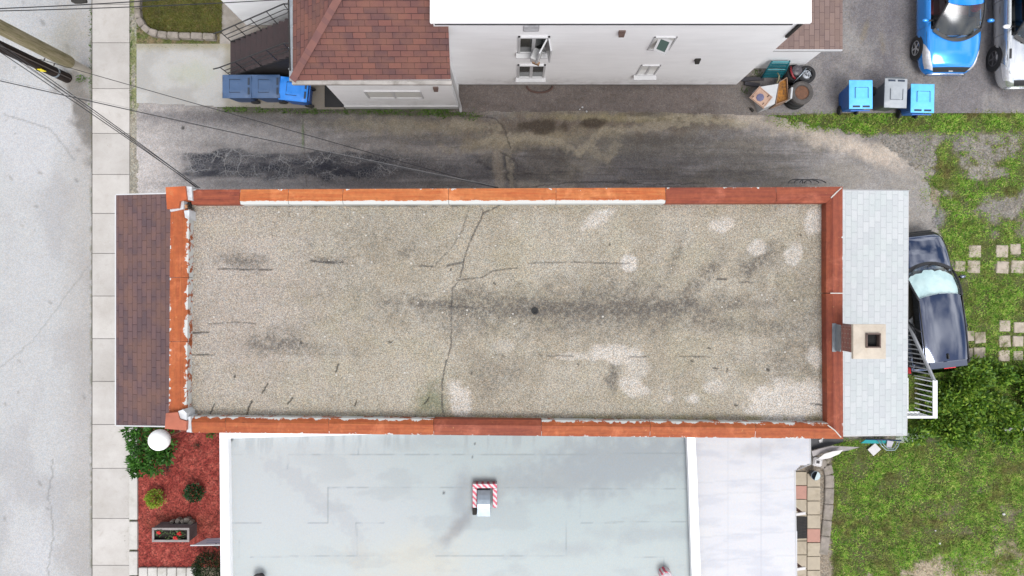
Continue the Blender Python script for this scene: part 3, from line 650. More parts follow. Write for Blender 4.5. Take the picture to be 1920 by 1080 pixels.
d = P(1003, 583, ZR); MB().lathe([(.085, .0), (.08, .03), (.05, .035), (.045, .01), (.0, .01)], (d.x, d.y, ZR + .002), 18).build('roof_drain', plain('drain_black', (.015, .015, .015, 1), .8), mb_, smooth='auto')
# coping
ro = rust('rust_orange', A(214, 120, 64), A(186, 84, 42), 0, 0.15); ropi = rust('rust_orange_peeling', A(200, 112, 62), A(168, 78, 42), .95, .7)
roL = rust('rust_orange_left', A(200, 112, 60), A(176, 86, 46), .75, .55, .2); rr = rust('rust_red', A(176, 92, 60), A(138, 64, 48), .0, .3); ropt = rust('rust_orange_white_base', A(218, 138, 80), A(196, 98, 48), 1.0, .05, .19)
ZI = 7.12
def coping(pi0, pi1, po0, po1, m, name='coping'):
    """one metal coping piece: inner edge pi, outer edge po (seen points), with an upstand inside and a drip outside"""
    b = MB(); i0, i1 = P(*pi0, ZI), P(*pi1, ZI); o0, o1 = P(*po0, Z1), P(*po1, Z1); n = (i1 - i0).length
    u0 = RNG.uniform(0, 50); m0 = i0.lerp(o0, .32); m1 = i1.lerp(o1, .32); m0.z = m1.z = Z1 + .015
    up = [(0, 0), (0, .3), (0, 1)]
    def q(a, b2, c, d2, va, vb): b.add([a, b2, c, d2], [(0, 1, 2, 3)], [[(u0, va), (u0 + n, va), (u0 + n, vb), (u0, vb)]])
    q(i0, i1, m1, m0, .02, .32); q(m0, m1, o1, o0, .32, 1.0)
    dn = Vector((0, 0, .30)); q(i0 - dn, i1 - dn, i1, i0, .03, .03); dn = Vector((0, 0, .14)); q(o0, o1, o1 - dn, o0 - dn, 1, .9)
    bm = b.build(name, m, mb_); bm.data.flip_normals() if False else None; return bm
def top_y(x): return 355.5 - (x - 358) * 5 / 1222
def top_i(x): return 383.5 - (x - 358) * 3 / 1190
def bot_y(x): return 811 + (x - 358) * 12 / 1222
def bot_i(x): return 781 + (x - 358) * 12 / 1190
for xa, xb, m in ((360, 450.5, rr), (451.3, 541, ropt), (541.8, 643, ropt), (643.8, 841, ropt), (841.8, 1042, ropt), (1042.8, 1247, ropt), (1247.8, 1454, rr)):
    coping((xa, top_i(xa)), (xb, top_i(xb)), (xa, top_y(xa)), (xb, top_y(xb)), m)
coping((1454.8, top_i(1455)), (1549, top_i(1549)), (1454.8, top_y(1455)), (1580, 350), rr)
for xa, xb, m in ((360, 424, ropi), (424.8, 617, ropi), (617.8, 813, ropi), (813.8, 1015, rr), (1015.8, 1218, ropi), (1218.8, 1415, ropi)):
    coping((xa, bot_i(xa)), (xb, bot_i(xb)), (xa, bot_y(xa)), (xb, bot_y(xb)), m)
coping((1415.8, bot_i(1416)), (1551, bot_i(1551)), (1415.8, bot_y(1416)), (1581, 823), ropi)
coping((1549, 381), (1549, 549), (1580, 350), (1580, 549), rr); coping((1549, 550.4), (1551, 793.4), (1580, 550.4), (1581, 823), rr)
MB().quad(*[P(x, y, Z1 + .02) for x, y in ((1557, 549), (1557, 550.6), (1580, 550.6), (1580, 549))]).build('joint_sealant', plain('sealant_white', A(240, 238, 230)), mb_)
for (xa, ya), (xb, yb) in (((1558, 371), (1578, 352)), ((1552, 797), (1577, 820))): MB().tube([P(xa, ya, Z1 + .018), P((xa + xb) / 2 + 1, (ya + yb) / 2 - 1.5, Z1 + .018), P(xb, yb, Z1 + .006)], .012, 4).build('joint_sealant', MATS['sealant_white'], mb_)
for y0, y1, x0, x1 in ((392, 520, 320, 318), (520.8, 640, 318.4, 317.8), (640.8, 772, 317.8, 316.5)):
    coping((354.5 - (y0 - 390) * .013, y0), (354.5 - (y1 - 390) * .013, y1), (x0, y0), (x1, y1), roL)
whm = plain('flashing_white', A(236, 240, 244), .4, .08, 4, dirt=A(150, 140, 130)[:3] + (.5,), world=True)
def capbox(poly, m, z0, z1, name):
    b = MB(); b.prism([tuple(P(x, y, z1).xy) for x, y in poly], z0, z1); o = b.build(name, m, mb_); return o
rc = plain('rust_corner', A(206, 100, 46), .45, .3, 3, dirt=A(226, 190, 130)[:3] + (.35,), world=True); rc2 = plain('rust_corner_red', A(194, 108, 80), .45, .22, 3, world=True)
capbox([(310.5, 351), (347, 349), (350, 374), (337, 377), (335, 390), (313, 392)], rc, 6.6, 7.34, 'corner_cap')
capbox([(311, 775), (333, 773), (337, 786), (350, 790), (349, 807), (309, 804)], rc2, 6.6, 7.34, 'corner_cap')
capbox([(347.5, 349.5), (359, 350), (361, 376), (350.5, 374.5)], whm, 6.6, 7.27, 'corner_flashing')
capbox([(336, 376.8), (345, 377), (344, 392), (320, 397), (318, 393), (335, 391)], whm, 6.6, 7.25, 'corner_flashing')
capbox([(345, 395), (354.8, 394), (354.6, 412), (347, 408)], whm, 6.6, 7.21, 'corner_flashing')
capbox([(334, 771), (343, 768), (350, 775), (350, 788), (338, 785)], whm, 6.6, 7.30, 'corner_flashing')
capbox([(350.5, 782), (357, 781), (359, 811), (350, 810)], whm, 6.6, 7.24, 'corner_flashing')
blk = plain('tar_black', (.02, .018, .016, 1), .9)
c_ = P(350, 385, 7.0); db = MB(); db.box((c_.x + .02, c_.y, 7.0), (.17, .17, .14), bev=.03); db.ball((c_.x + .06, c_.y - .06, 7.1), .06, 8, 6); db.build('broken_corner', blk, mb_)
c_ = P(348, 778, 7.0); db = MB(); db.box((c_.x + .03, c_.y, 7.0), (.12, .14, .14), bev=.03); db.build('broken_corner', blk, mb_)
capbox([(345.5, 384), (349, 383), (350.5, 389), (347, 391)], plain('wood_bare', A(205, 150, 110), .8, .3), 7.0, 7.2, 'bare_wood')
# front awning roof
sh1 = shingle('shingle_maroon', A(128, 102, 102), A(108, 90, 94), A(146, 110, 94), A(86, 64, 68), .34, .15, .5)
wht = plain('trim_white', A(236, 236, 238), .5, .05, 3)
zo, zi = 5.7, 6.45
w1 = P(317, 362.5, 7.2); wx = oL - .0
b = MB(); A0 = P(218, 797, zo); B0 = P(218, 366, zo); sI = S(zi)
C0 = Vector((wx - .02, P(0, 363, zi).y, zi)); D0 = Vector((wx - .02, P(0, 799, zi).y, zi))
face_uv(b, B0, A0, D0, C0); b.quad(A0 - Vector((0, 0, .16)), B0 - Vector((0, 0, .16)), C0 - Vector((0, 0, .16)), D0 - Vector((0, 0, .16)))
aw = b.build('awning_roof', sh1, mb_)
if aw.data.polygons[0].normal.z < 0: aw.data.flip_normals()
b = MB(); e = .02
for a_, b_ in ((A0, B0), (B0, C0), (D0, A0)):
    d = (b_ - a_).normalized(); n = Vector((d.y, -d.x, 0)) if (a_, b_) != 0 else None; n = Vector((-d.y, d.x, 0)).normalized() * .03
    b.add([a_ + Vector((0, 0, .012)), b_ + Vector((0, 0, .012)), b_ - Vector((0, 0, .2)), a_ - Vector((0, 0, .2)), a_ + n + Vector((0, 0, .012)), b_ + n + Vector((0, 0, .012)), b_ + n - Vector((0, 0, .2)), a_ + n - Vector((0, 0, .2))], [(0, 1, 2, 3), (7, 6, 5, 4), (0, 4, 5, 1), (1, 5, 6, 2), (2, 6, 7, 3), (3, 7, 4, 0)])
b.build('awning_fascia', wht, mb_)
# rear lower roof
sh2 = shingle('shingle_pale_grey', A(226, 229, 231), A(213, 217, 220), A(210, 222, 219), A(206, 210, 213), .30, .18, .35)
zi2, zo2 = 4.7, 3.9
b = MB(); a0 = P(1700, 816, zo2); a1 = P(1703, 357.5, zo2); a2 = Vector((oR - .2, P(0, 357, zi2).y, zi2)); a3 = Vector((oR - .2, P(0, 817, zi2).y, zi2))
face_uv(b, a0, a1, a2, a3); dz = Vector((0, 0, .14)); b.quad(a3 - dz, a2 - dz, a1 - dz, a0 - dz); b.build('rear_roof', sh2, mb_)
b = MB(); b.tube([a3 + Vector((0, 0, -.04)), a0 + Vector((0, 0, -.04)), a1 + Vector((0, 0, -.04)), a2 + Vector((0, 0, -.04))], .045, 4); b.build('drip_edge', wht, mb_)
MB().box(((oR + a0.x - .9) / 2, (a0.y + a1.y) / 2, 1.85), (a0.x - .9 - oR, a1.y - a0.y - .5, 3.7)).build('rear_wall', siding('siding_white', A(232, 234, 238)), mb_)
# chimney
zc = 8.13
ch = MB(); x0 = P(1601.5, 0, zc).x; x1 = P(1657, 0, zc).x; y1 = P(0, 614.5, zc).y; y0 = P(0, 662, zc).y; X0 = 7.33
ch.box(((X0 + x1) / 2, (y0 + y1) / 2 + .0, (4 + zc) / 2 - .05), (x1 - X0, y1 - y0, zc - 4.1)); cho = ch.build('chimney', brickm, mb_)
bt2 = NT('chimney_brick'); q = bt2.pos(kind='world'); m2 = bt2.n('ShaderNodeCombineXYZ'); s_ = bt2.sep(q); bt2.l(s_[1], m2.inputs[0]); bt2.l(s_[2], m2.inputs[1]); bb = bt2.n('ShaderNodeTexBrick'); bt2.l(m2.outputs[0], bb.inputs['Vector'])
for k, v in (('Scale', 1), ('Brick Width', .2), ('Row Height', .07), ('Mortar Size', .007), ('Color1', A(158, 92, 80)), ('Color2', A(132, 74, 66)), ('Mortar', A(176, 150, 140))): bb.inputs[k].default_value = v
cho.data.materials[0] = bt2.fin(bb.outputs[0], .9)
crown = plain('chimney_crown', A(224, 211, 194), .9, .14, 5, bump=.3, dirt=A(200, 175, 150)[:3] + (.4,), world=True)
b = MB(); cx0, cx1, cy1, cy0 = P(1600, 0, zc).x, P(1661, 0, zc).x, P(0, 608, zc).y, P(0, 673, zc).y; f = P(1634, 638, zc); hw = .155
out = [(cx0, cy0), (cx1, cy0), (cx1, cy1), (cx0, cy1)]; inn = [(f.x - hw, f.y - hw), (f.x + hw, f.y - hw), (f.x + hw, f.y + hw), (f.x - hw, f.y + hw)]
vs = [(x, y, zc) for x, y in out] + [(x, y, zc + .05) for x, y in inn] + [(x, y, zc - .09) for x, y in out]
b.add(vs, [(0, 1, 5, 4), (1, 2, 6, 5), (2, 3, 7, 6), (3, 0, 4, 7), (1, 0, 8, 9), (2, 1, 9, 10), (3, 2, 10, 11), (0, 3, 11, 8)]); b.build('chimney_crown', crown, cho)
b = MB(); 
for sx, sy, wx_, wy_ in ((0, -1, .3, .025), (0, 1, .3, .025), (-1, 0, .025, .3), (1, 0, .025, .3)): b.box((f.x + sx * .1425, f.y + sy * .1425, zc + .0), (wx_ if wx_ > .1 else .025, wy_ if wy_ > .1 else .025, .2))
b.build('flue', plain('flue_clay', A(120, 100, 92), .8), cho); MB().box((f.x, f.y, zc - .06), (.26, .26, .02)).build('flue_plate', plain('flue_black', (.006, .006, .006, 1), .9), cho)  # near-black plate closes the flue opening
b = MB(); b.box((X0 - .012, (y0 + y1) / 2, 7.3), (.02, y1 - y0 + .06, .34)); b.box((X0 - .05, (y0 + y1) / 2, 7.225), (.09, y1 - y0 + .1, .012)); b.build('chimney_flashing', plain('lead_grey', A(150, 156, 162), .45, .2, 8, metal=.3), cho)

# ------------------------------------------------------------------ neighbour with the pale membrane roof
Z2 = 3.6
nb = thing('membrane_roof_building', 'low building with a pale grey membrane roof at the bottom of the picture', 'building', P(850, 980, 0))
def c_memb(px, py):
    c = np.zeros(px.shape + (3,)) + C3(200, 212, 213)
    c = mixc(c, C3(218, 222, 224), ss(900, 500, px - (py - 820) * .8 + 120 * (fbm(px / 60, py / 60, 3) - .5)) * .8)
    c = mixc(c, C3(214, 222, 221), ss(960, 1060, py) * .6)
    c = mixc(c, C3(170, 178, 184), ell(px, py, 1160, 870, 190, 48, -10, .6, .55, 5) * .75)
    c = mixc(c, C3(184, 192, 194), ss(.5, .66, fbm(px / 70, py / 30, 9, 5)) * .35 * ss(500, 700, px))
    c = mixc(c, C3(178, 186, 188), ss(.5, .7, fbm(px / 10, py / 60, 12, 4)) * ss(870, 815, py) * .55)
    c = mixc(c, C3(180, 182, 188), lined(px, py, [(505, 870), (560, 905), (600, 940), (640, 965), (668, 1000), (672, 1050)], 22, 16, 3) * .22)
    c = mixc(c, C3(150, 148, 152), ell(px, py, 858, 990, 10, 40, 42, .9, .6, 6) * .6)
    c = mixc(c, C3(168, 174, 180), ell(px, py, 865, 930, 16, 40, 0, .9, .6, 7) * .6)
    c = mixc(c, C3(176, 182, 184), ell(px, py, 1010, 905, 110, 16, 0, .9, .6, 8) * .5)
    c = mixc(c, C3(176, 184, 188), ell(px, py, 1230, 1000, 100, 12, 0, .9, .8, 18) * .4)
    c = mixc(c, C3(178, 184, 188), ell(px, py, 1075, 1030, 60, 12, 0, .9, .8, 28) * .4)
    c = mixc(c, C3(228, 222, 205), ell(px, py, 770, 1050, 90, 40, 0, .9, .8, 38) * .5)
    c = mixc(c, C3(150, 158, 166), ss(1276, 1292, px - (py - 823) * .035) * .8)  # right parapet's shade painted as a strip on the membrane
    sm = C3(158, 168, 172)
    for pts in ([(430, 853), (455, 853)], [(540, 853), (672, 853), (672, 818)], [(540, 853), (540, 880)], [(672, 852), (985, 852)], [(430, 980), (490, 980)], [(578, 980), (615, 980), (615, 915)], [(615, 915), (930, 914), (1290, 917)], [(668, 980), (720, 980)], [(668, 980), (670, 1042)], [(470, 1044), (700, 1042)], [(818, 1042), (1060, 1043)],
                [(1015, 850), (1016, 915)], [(1087, 915), (1088, 970)], [(1062, 975), (1062, 1042)], [(1118, 825), (1118, 852)], [(1190, 1044), (1245, 1044), (1245, 1068)], [(448, 1015), (448, 1046), (432, 1046)], [(985, 852), (1285, 850)], [(1090, 980), (1290, 978)]):
        c = mixc(c, sm, lined(px, py, pts, 1.7, .5, int(pts[0][0])) * (.12 + .5 * ss(.4, .6, fbm(px / 22, py / 22, 77, 2))))
    c = c * .95
    for x_, y_, r_ in ((434, 823, 3), (886, 857, 1.6), (890, 832, 1.6), (832, 924, 2)): c = mixc(c, C3(70, 70, 75), ell(px, py, x_, y_, r_, r_ * 1.6, 0, .4, .3) * .8)
    return c
sheet('membrane_roof', [(420, 800), (1292, 800), (1304, 1230), (424, 1230)], Z2 - .12, .035, c_memb, membm, kind=None, parent=nb)
whp = plain('parapet_white', (.82, .83, .84, 1), .4, .03, 2, world=True)
def rib(pts_o, pts_i, z, name, m, par, h=.25, top=False):
    for i in range(len(pts_o) - 1):
        b = MB(); b.prism([tuple(P(*q_, z).xy) for q_ in (pts_o[i], pts_o[i + 1], pts_i[i + 1], pts_i[i])], z - h, z); b.build(name, m, par)
rib([(411.5, 800), (415, 1230)], [(427, 800), (433.5, 1230)], Z2 + .1, 'parapet_cap', whp, nb)
rib([(427.2, 812), (780, 806)], [(427.2, 822), (780, 812)], Z2 + .09, 'parapet_cap', whp, nb)
rib([(1288, 815), (1291, 880), (1303, 1230)], [(1303, 815), (1306.5, 880), (1319, 1230)], Z2 + .1, 'parapet_cap', whp, nb)
a, b_ = P(414, 806, Z2), P(1290, 1230, Z2)
sd = siding('siding_cream', A(225, 222, 214)); MB().box(((a.x + b_.x) / 2, (a.y + b_.y) / 2 - .12, Z2 / 2 - .12), (b_.x - a.x - .06, a.y - b_.y - .1, Z2 - .2)).build('wall', sd, nb)
def c_wing(px, py):
    c = np.zeros(px.shape + (3,)) + C3(233, 233, 238)
    c = mixc(c, C3(214, 216, 226), ss(.5, .7, fbm(px / 50, py / 14, 3, 5)) * .6); c = mixc(c, C3(238, 238, 240), ss(.5, .7, fbm(px / 70, py / 10, 23, 4)) * .7)
    c = mixc(c, C3(206, 208, 216), (np.abs(px - 1428) < 1.3) * .5 + (np.abs(px - 1365) < 1.0) * .25); 
    for yy in (898, 922, 1000, 1045): c = mixc(c, C3(208, 210, 218), lined(px, py, [(1305, yy + 8), (1490, yy - 4)], 1.8, 2, yy) * .4)
    c = mixc(c, C3(190, 188, 190), ell(px, py, 1425, 840, 40, 10, -10, .9, .9, 5) * .4); return c
wing = sheet('wing_roof', [(1300, 800), (1518, 800), (1519, 870), (1500, 874), (1492, 882), (1496, 1230), (1304, 1230)], 3.2, .04, c_wing, membm, kind=None, parent=nb)
b = MB(); b.tube([P(1518, 812, 3.18), P(1519, 870, 3.18), P(1489.5, 883, 3.18), P(1495, 1230, 3.18)], .035, 4); b.build('drip_edge', wht, nb)
a, b_ = P(1300, 815, 3.1), P(1486, 1230, 3.1); MB().box(((a.x + b_.x) / 2, (a.y + b_.y) / 2, 1.5), (b_.x - a.x, a.y - b_.y, 3.0)).build('wing_wall', sd, nb)

def tapemat():
    t = NT('hazard_tape'); p = t.pos(kind='world'); s = t.sep(p)
    f = t.ma('FRACT', t.ma('MULTIPLY', t.ma('ADD', s[0], t.ma('ADD', s[1], t.ma('MULTIPLY', t.noise(p, 12, 2), .08))), 6.5))
    c = t.mix(t.ma('GREATER_THAN', f, .48), A(232, 82, 112), A(238, 232, 236)); return t.fin(c, .45)
tape = tapemat(); galv = plain('galvanised', A(196, 210, 222), .32, .12, 6, metal=.55)
v = thing('roof_vent', 'square roof curb wrapped in red and white hazard tape with a metal hood', 'roof vent', P(908, 936, Z2 - .1))
b = MB(); z = Z2 + .12; x0, x1, y1, y0 = P(886, 0, z).x, P(932, 0, z).x, P(0, 907, z).y, P(0, 952, z).y; w = .12
b.box(((x0 + x1) / 2, y1 - w / 2, z - .12), (x1 - x0, w, .26), bev=.01); b.box((x0 + w / 2, (y0 + y1) / 2 - w / 2 - .001, z - .122), (w, y1 - y0 - w, .26), bev=.01); b.box((x1 - w / 2, (y0 + y1) / 2 - w / 2 - .001, z - .122), (w, y1 - y0 - w, .26), bev=.01); b.build('curb', tape, v)
b = MB(); hx0, hx1 = P(895, 0, z + .12).x, P(919, 0, z + .12).x; hy1, hy0 = P(0, 921, z + .12).y, P(0, 968, z + .1).y
n = 7; prof = [(hy1 + (hy0 - hy1) * i / (n - 1), z + .02 + .14 * math.sin(min(1, i / 3.5) * math.pi / 2) - .05 * max(0, i - 4) / 2) for i in range(n)]
vs = [(hx0, y_, z_) for y_, z_ in prof] + [(hx1, y_, z_) for y_, z_ in prof] + [(hx0, y_, Z2 - .1) for y_, z_ in prof] + [(hx1, y_, Z2 - .1) for y_, z_ in prof]
fs = [(i + 1, i, n + i, n + i + 1) for i in range(n - 1)] + [(i, i + 1, 2 * n + i + 1, 2 * n + i) for i in range(n - 1)] + [(n + i + 1, n + i, 3 * n + i, 3 * n + i + 1) for i in range(n - 1)] + [(2 * n - 1, n - 1, 3 * n - 1, 4 * n - 1)]
b.add(vs, fs); b.build('hood', galv, v)
q = P(890, 958, Z2); MB().box((q.x, q.y, Z2 - .02), (.12, .2, .16), bev=.02).build('black_flap', blk, v)
v = thing('roof_vent', 'round vent pipe wrapped in red and white tape at the grey roof bottom edge', 'roof vent', P(1247, 1076, Z2 - .1))
q = P(1247, 1076, Z2); MB().lathe([(.16, -.12), (.16, .16), (.13, .2), (.1, .2), (.1, .05), (0, .05)], q, 20).build('pipe', tape, v, smooth='auto')
MB().lathe([(.02, .24), (.10, .22), (.11, .2), (.0, .19)], q, 18).build('cap', plain('cap_pale', A(225, 215, 222), .5), v, smooth='auto')
v = thing('roof_vent', 'dark grey domed roof vent at the lower left edge of the pale roof', 'roof vent', P(487, 1084, Z2 - .1))
q = P(487, 1084, Z2); MB().lathe([(.1, -.12), (.1, .1), (.17, .1), (.15, .17), (.06, .21), (0, .215)], q, 20).build('dome', plain('vent_dark', A(70, 66, 68), .5), v, smooth='auto')

# ------------------------------------------------------------------ white house at the top
wh = thing('white_house', 'white sided two-storey house with a flat white roof at the top of the picture', 'building', P(1200, 130, 0))
sdw = siding('siding_bright', (.87, .875, .89, 1)); YW = 6.53
MB().box(((-1.95 + 7.2) / 2, (YW + 14) / 2, 3.08), (7.2 + 1.95, 14 - YW, 5.80)).build('wall', sdw, wh)
fnd = plain('foundation_dark', A(70, 64, 62), .9, .3, 3); MB().box(((-1.9 + 7.1) / 2, 10.3, .06), (8.95, 7.46, .24)).build('foundation', fnd, wh)
b = MB(); x0, x1, y0 = P(806, 0, 6.12).x, P(1522, 0, 6.12).x, P(0, 42.5, 6.12).y; b.box(((x0 + x1) / 2, (y0 + 14.2) / 2, 6.07), (x1 - x0, 14.2 - y0, .1), bev=.015)
flat = b.build('flat_roof', plain('roof_white', (.82, .82, .82, 1), .5, .02, 1), wh)
MB().box(((x0 + x1) / 2 - .15, y0 + .03, 5.965), (x1 - x0 - .5, .04, .10)).build('drip_edge', plain('drip_dark', A(44, 50, 56), .5), flat)
# porch block at the left
porch_w = MB(); porch_w.box(((-5.34 - 1.74) / 2, (5.82 + 8.45) / 2, 2.55), (-1.74 + 5.34, 8.45 - 5.82, 4.5)); porch_w.build('porch_wall', sdw, wh)
MB().box((-3.54, 7.10, .16), (3.66, 2.64, .3), bev=.02).build('porch_footing', plain('footing_white', A(226, 226, 226), .7, .12, 2, world=True), wh)
MB().box(((-8.57 - 5.4) / 2, (8.48 + 13) / 2, 3.1), (3.17, 13 - 8.48, 6.1)).build('front_wall', sdw, wh)
sh3 = shingle('shingle_brown', A(144, 98, 90), A(114, 86, 86), A(158, 112, 94), A(74, 54, 54), .334, .15, .45)
e0 = P(549, 151, 4.8); e1 = P(845, 148.5, 4.8); zr = 6.1; dyr = (zr - 4.8) / .577; rx = e0.x + dyr * .82
h0 = Vector((rx, e0.y + dyr, zr)); YR = YW
b = MB(); zw = 4.8 + (YR - e0.y) * .577
nt = Vector((-1.97, YR, zw)); e1b = Vector((e1.x, YR, zw))
poly = [e0, e1, e1b, nt, Vector((-1.97, e0.y + dyr, zr)), h0]
def puv(pts, o, e, n):
    up = n.cross(e); return [((q - o).dot(e), (q - o).dot(up)) for q in pts]
nrm = Vector((0, -.577, 1)).normalized(); b.add(poly, [tuple(range(6))], [puv(poly, e0, Vector((1, 0, 0)), nrm)])
w0 = Vector((e0.x, 14, 4.8)); w1_ = Vector((h0.x, 14, zr)); west = [w0, e0, h0, w1_]; nw = (e0 - w0).cross(w1_ - w0).normalized()
b.add(west, [(0, 1, 2, 3)], [puv(west, w0, Vector((0, -1, 0)), nw)])
topq = [h0, Vector((-1.97, h0.y, zr)), Vector((-1.97, 14, zr)), w1_]; b.add(topq, [(0, 1, 2, 3)], [puv(topq, h0, Vector((1, 0, 0)), Vector((0, 0, 1)))])
pr = b.build('porch_roof', sh3, wh)
hp = MB(); n_ = 24; dv = (h0 - e0)
shc = [plain('shingle_cap', A(144, 100, 92), .92, .25, 2, world=True), plain('shingle_cap_dark', A(134, 94, 90), .92, .25, 2, world=True)]
for i in range(n_):
    c = e0 + dv * (i + .5) / n_; a = math.atan2(dv.y, dv.x); hp.cm = int(RNG.random() > .6); pit = math.atan2(dv.z, dv.xy.length)
    M = Matrix.Rotation(a, 3, 'Z') @ Matrix.Rotation(-pit + .035, 3, 'Y'); hp.box(c + Vector((0, 0, .035)), (dv.length / n_ * 1.03, .2, .008), M=M.to_4x4())
hp.build('hip_shingles', shc, pr)
gut = plain('gutter_weathered', A(196, 190, 184), .6, .25, 3, dirt=A(120, 110, 100)[:3] + (.6,), world=True)
b = MB(); b.box(((e0.x + e1.x) / 2, e0.y - .045, 4.74), (e1.x - e0.x + .06, .11, .1), bev=.01); b.build('gutter', gut, wh)
b = MB(); b.box((e0.x - .05, (e0.y + 14) / 2, 4.74), (.1, 14 - e0.y, .1), bev=.01)
for k in range(14): b.box((e0.x - .05, e0.y + .3 + k * .55, 4.80), (.13, .025, .012))
b.build('gutter', plain('gutter_grey', A(176, 182, 188), .45, .15, 4, world=True), wh)
b = MB(); b.tube([(-1.66, 5.82, 4.6), (-1.64, 5.78, 4.2), (-1.64, 5.76, .5), (-1.64, 5.66, .25)], .045, 8); b.build('downspout', wht, wh)
b = MB(); b.tube([(-5.9, 8.4, 5.4), (-5.75, 8.1, 4.95), (-5.72, 5.6, 4.86)], .02, 5); b.build('cable', blk, wh)
zz_ = 5.6; b = MB(); b.box((7.1, YW - .03, 5.35), (.07, .07, 1.1)); b.box((6.95, YW - .05, 5.9), (.4, .06, .06)); b.build('downspout', blk, wh)
# brown rear annex roof
sh4 = shingle('shingle_taupe', A(158, 136, 130), A(140, 120, 116), A(168, 142, 128), A(112, 92, 90), .334, .15, .35)
r0 = P(1580, 92.5, 2.2); zt = 3.0; b = MB(); q = [Vector((r0.x, r0.y, 2.2)), Vector((r0.x, 14, 2.2)), Vector((7.2, 14, zt)), Vector((7.2, r0.y, zt))]
# the front edge of the annex roof runs level with the eave seen in front of the wall
q2 = [Vector((r0.x, r0.y, 2.2)), Vector((r0.x, 14, 2.2)), Vector((5.2, 14, 2.21)), Vector((5.2, r0.y, 2.21))]; face_uv(b, *q2); an = b.build('annex_roof', sh4, wh)
MB().box(((7.0 + 9.3) / 2, (7.1 + 13.8) / 2, 1.08), (2.3, 6.7, 2.16)).build('annex_wall', sdw, wh)
b = MB(); b.box((8.4, r0.y - .02, 2.14), (r0.x - 7.2 + .1, .03, .12)); b.build('annex_fascia', wht, wh)
# windows
wing_glass = NT('window_dark'); wing_glass.b.inputs['Base Color'].default_value = (.03, .035, .035, 1); wing_glass.b.inputs['Roughness'].default_value = .08; wgl = wing_glass.m
pale = NT('window_pale'); pale.b.inputs['Base Color'].default_value = (.6, .6, .58, 1); pale.b.inputs['Roughness'].default_value = .15; palem = pale.m
def wz(Y, py): return 24 - F * Y / (540 - py)
def window(x0, x1, z0, z1, Y, panes, gm, fw=.06, pr_=.05, sill=True):
    b = MB()
    for xx in (x0, x1): b.box((xx, Y - pr_ / 2, (z0 + z1) / 2), (fw, pr_, z1 - z0 + fw))
    for zz in (z0, z1): b.box(((x0 + x1) / 2, Y - pr_ / 2 - .002, zz), (x1 - x0 + fw, pr_ + .004, fw))
    for i in range(1, panes): b.box((x0 + (x1 - x0) * i / panes, Y - pr_ / 2, (z0 + z1) / 2), (fw * 1.5, pr_ - .006, z1 - z0 - fw))
    w = b.build('window', wht, wh)
    for i in range(panes):
        xa = x0 + (x1 - x0) * i / panes + fw * .6; xb = x0 + (x1 - x0) * (i + 1) / panes - fw * .6; MB().quad((xa, Y - .012, z0), (xb, Y - .012, z0), (xb, Y - .012, z1), (xa, Y - .012, z1)).build('pane', gm, w)
    if sill: MB().box(((x0 + x1) / 2, Y - .09, z0 - .06), (x1 - x0 + .16, .16, .05), bev=.01).build('sill', wht, w)
    return w
Yw = YW + .0
window(.19, .96, wz(6.53, 97), wz(6.53, 68), Yw, 2, wgl)
window(.19, .96, wz(6.53, 143), wz(6.53, 121), Yw, 2, wgl)
window(3.72, 4.28, wz(6.53, 92), wz(6.53, 69), Yw, 1, palem, fw=.04, pr_=.03, sill=False); window(3.80, 4.34, wz(6.53, 139), wz(6.53, 122), Yw, 2, palem, fw=.04, pr_=.03)
window(-4.36, -2.72, wz(5.82, 183), wz(5.82, 170.5), 5.82, 2, palem, fw=.05, pr_=.03, sill=False)
# opened casements
def sash(c, w, h, rz, tilt, gm, name='open_sash'):
    M = Matrix.Rotation(rz, 3, 'Z') @ Matrix.Rotation(tilt, 3, 'X'); b = MB()
    for sx in (-1, 1): b.box(Vector(c) + M @ Vector((sx * (w / 2 - .03), 0, 0)), (.06, .04, h), M=M.to_4x4())
    for sz in (-1, 1): b.box(Vector(c) + M @ Vector((0, 0, sz * (h / 2 - .03))), (w - .12, .038, .06), M=M.to_4x4())
    o = b.build(name, wht, wh); b = MB(); b.box(Vector(c), (w - .12, .012, h - .12), M=M.to_4x4()); b.build('pane', gm, o)
sash((.78, 6.30, 4.2), .42, 1.0, R(62), R(4), wgl); sash((.99, 6.34, 4.2), .36, 1.0, R(100), 0, palem)
gg = NT('glass_green'); gg.b.inputs['Base Color'].default_value = A(96, 118, 112); gg.b.inputs['Roughness'].default_value = .06
sash((3.98, 6.40, 4.42), .36, .46, R(-22), R(-34), gg.m)
bx = MB(); bx.box((.66, 6.33, 3.75), (.24, .32, .36), rz=R(-22), bev=.02); bx.build('window_ventilator', plain('appliance_white', A(238, 238, 238), .4, .06), wh)
bx = MB(); bx.box((.66, 6.18, 3.62), (.20, .08, .14), rz=R(-22)); bx.build('window_ventilator_base', plain('wood_tan', A(188, 148, 112), .7), wh)
brv = plain('vent_brown', A(118, 98, 92), .5); 
def hood(px, py, Y, m, w=.17, h=.2):
    x = (px - 960) / (540 - py) * Y; z = wz(Y, py); b = MB(); b.add([(x - w / 2, Y, z - h / 2), (x + w / 2, Y, z - h / 2), (x + w / 2, Y, z + h / 2), (x - w / 2, Y, z + h / 2), (x - w * .4, Y - .12, z - h / 2), (x + w * .4, Y - .12, z - h / 2), (x + w * .5, Y - .04, z + h / 2), (x - w * .5, Y - .04, z + h / 2)],
        [(4, 5, 6, 7), (7, 6, 2, 3), (0, 4, 7, 3), (5, 1, 2, 6), (0, 1, 5, 4)]); b.build('wall_vent', m, wh)
hood(1166, 59, YW, brv); hood(1308, 111, YW, blk, .15, .17); hood(817, 163.5, 5.82, brv, .15, .15)
x = (996 - 960) / (540 - 52) * YW; z = wz(YW, 52); b = MB()
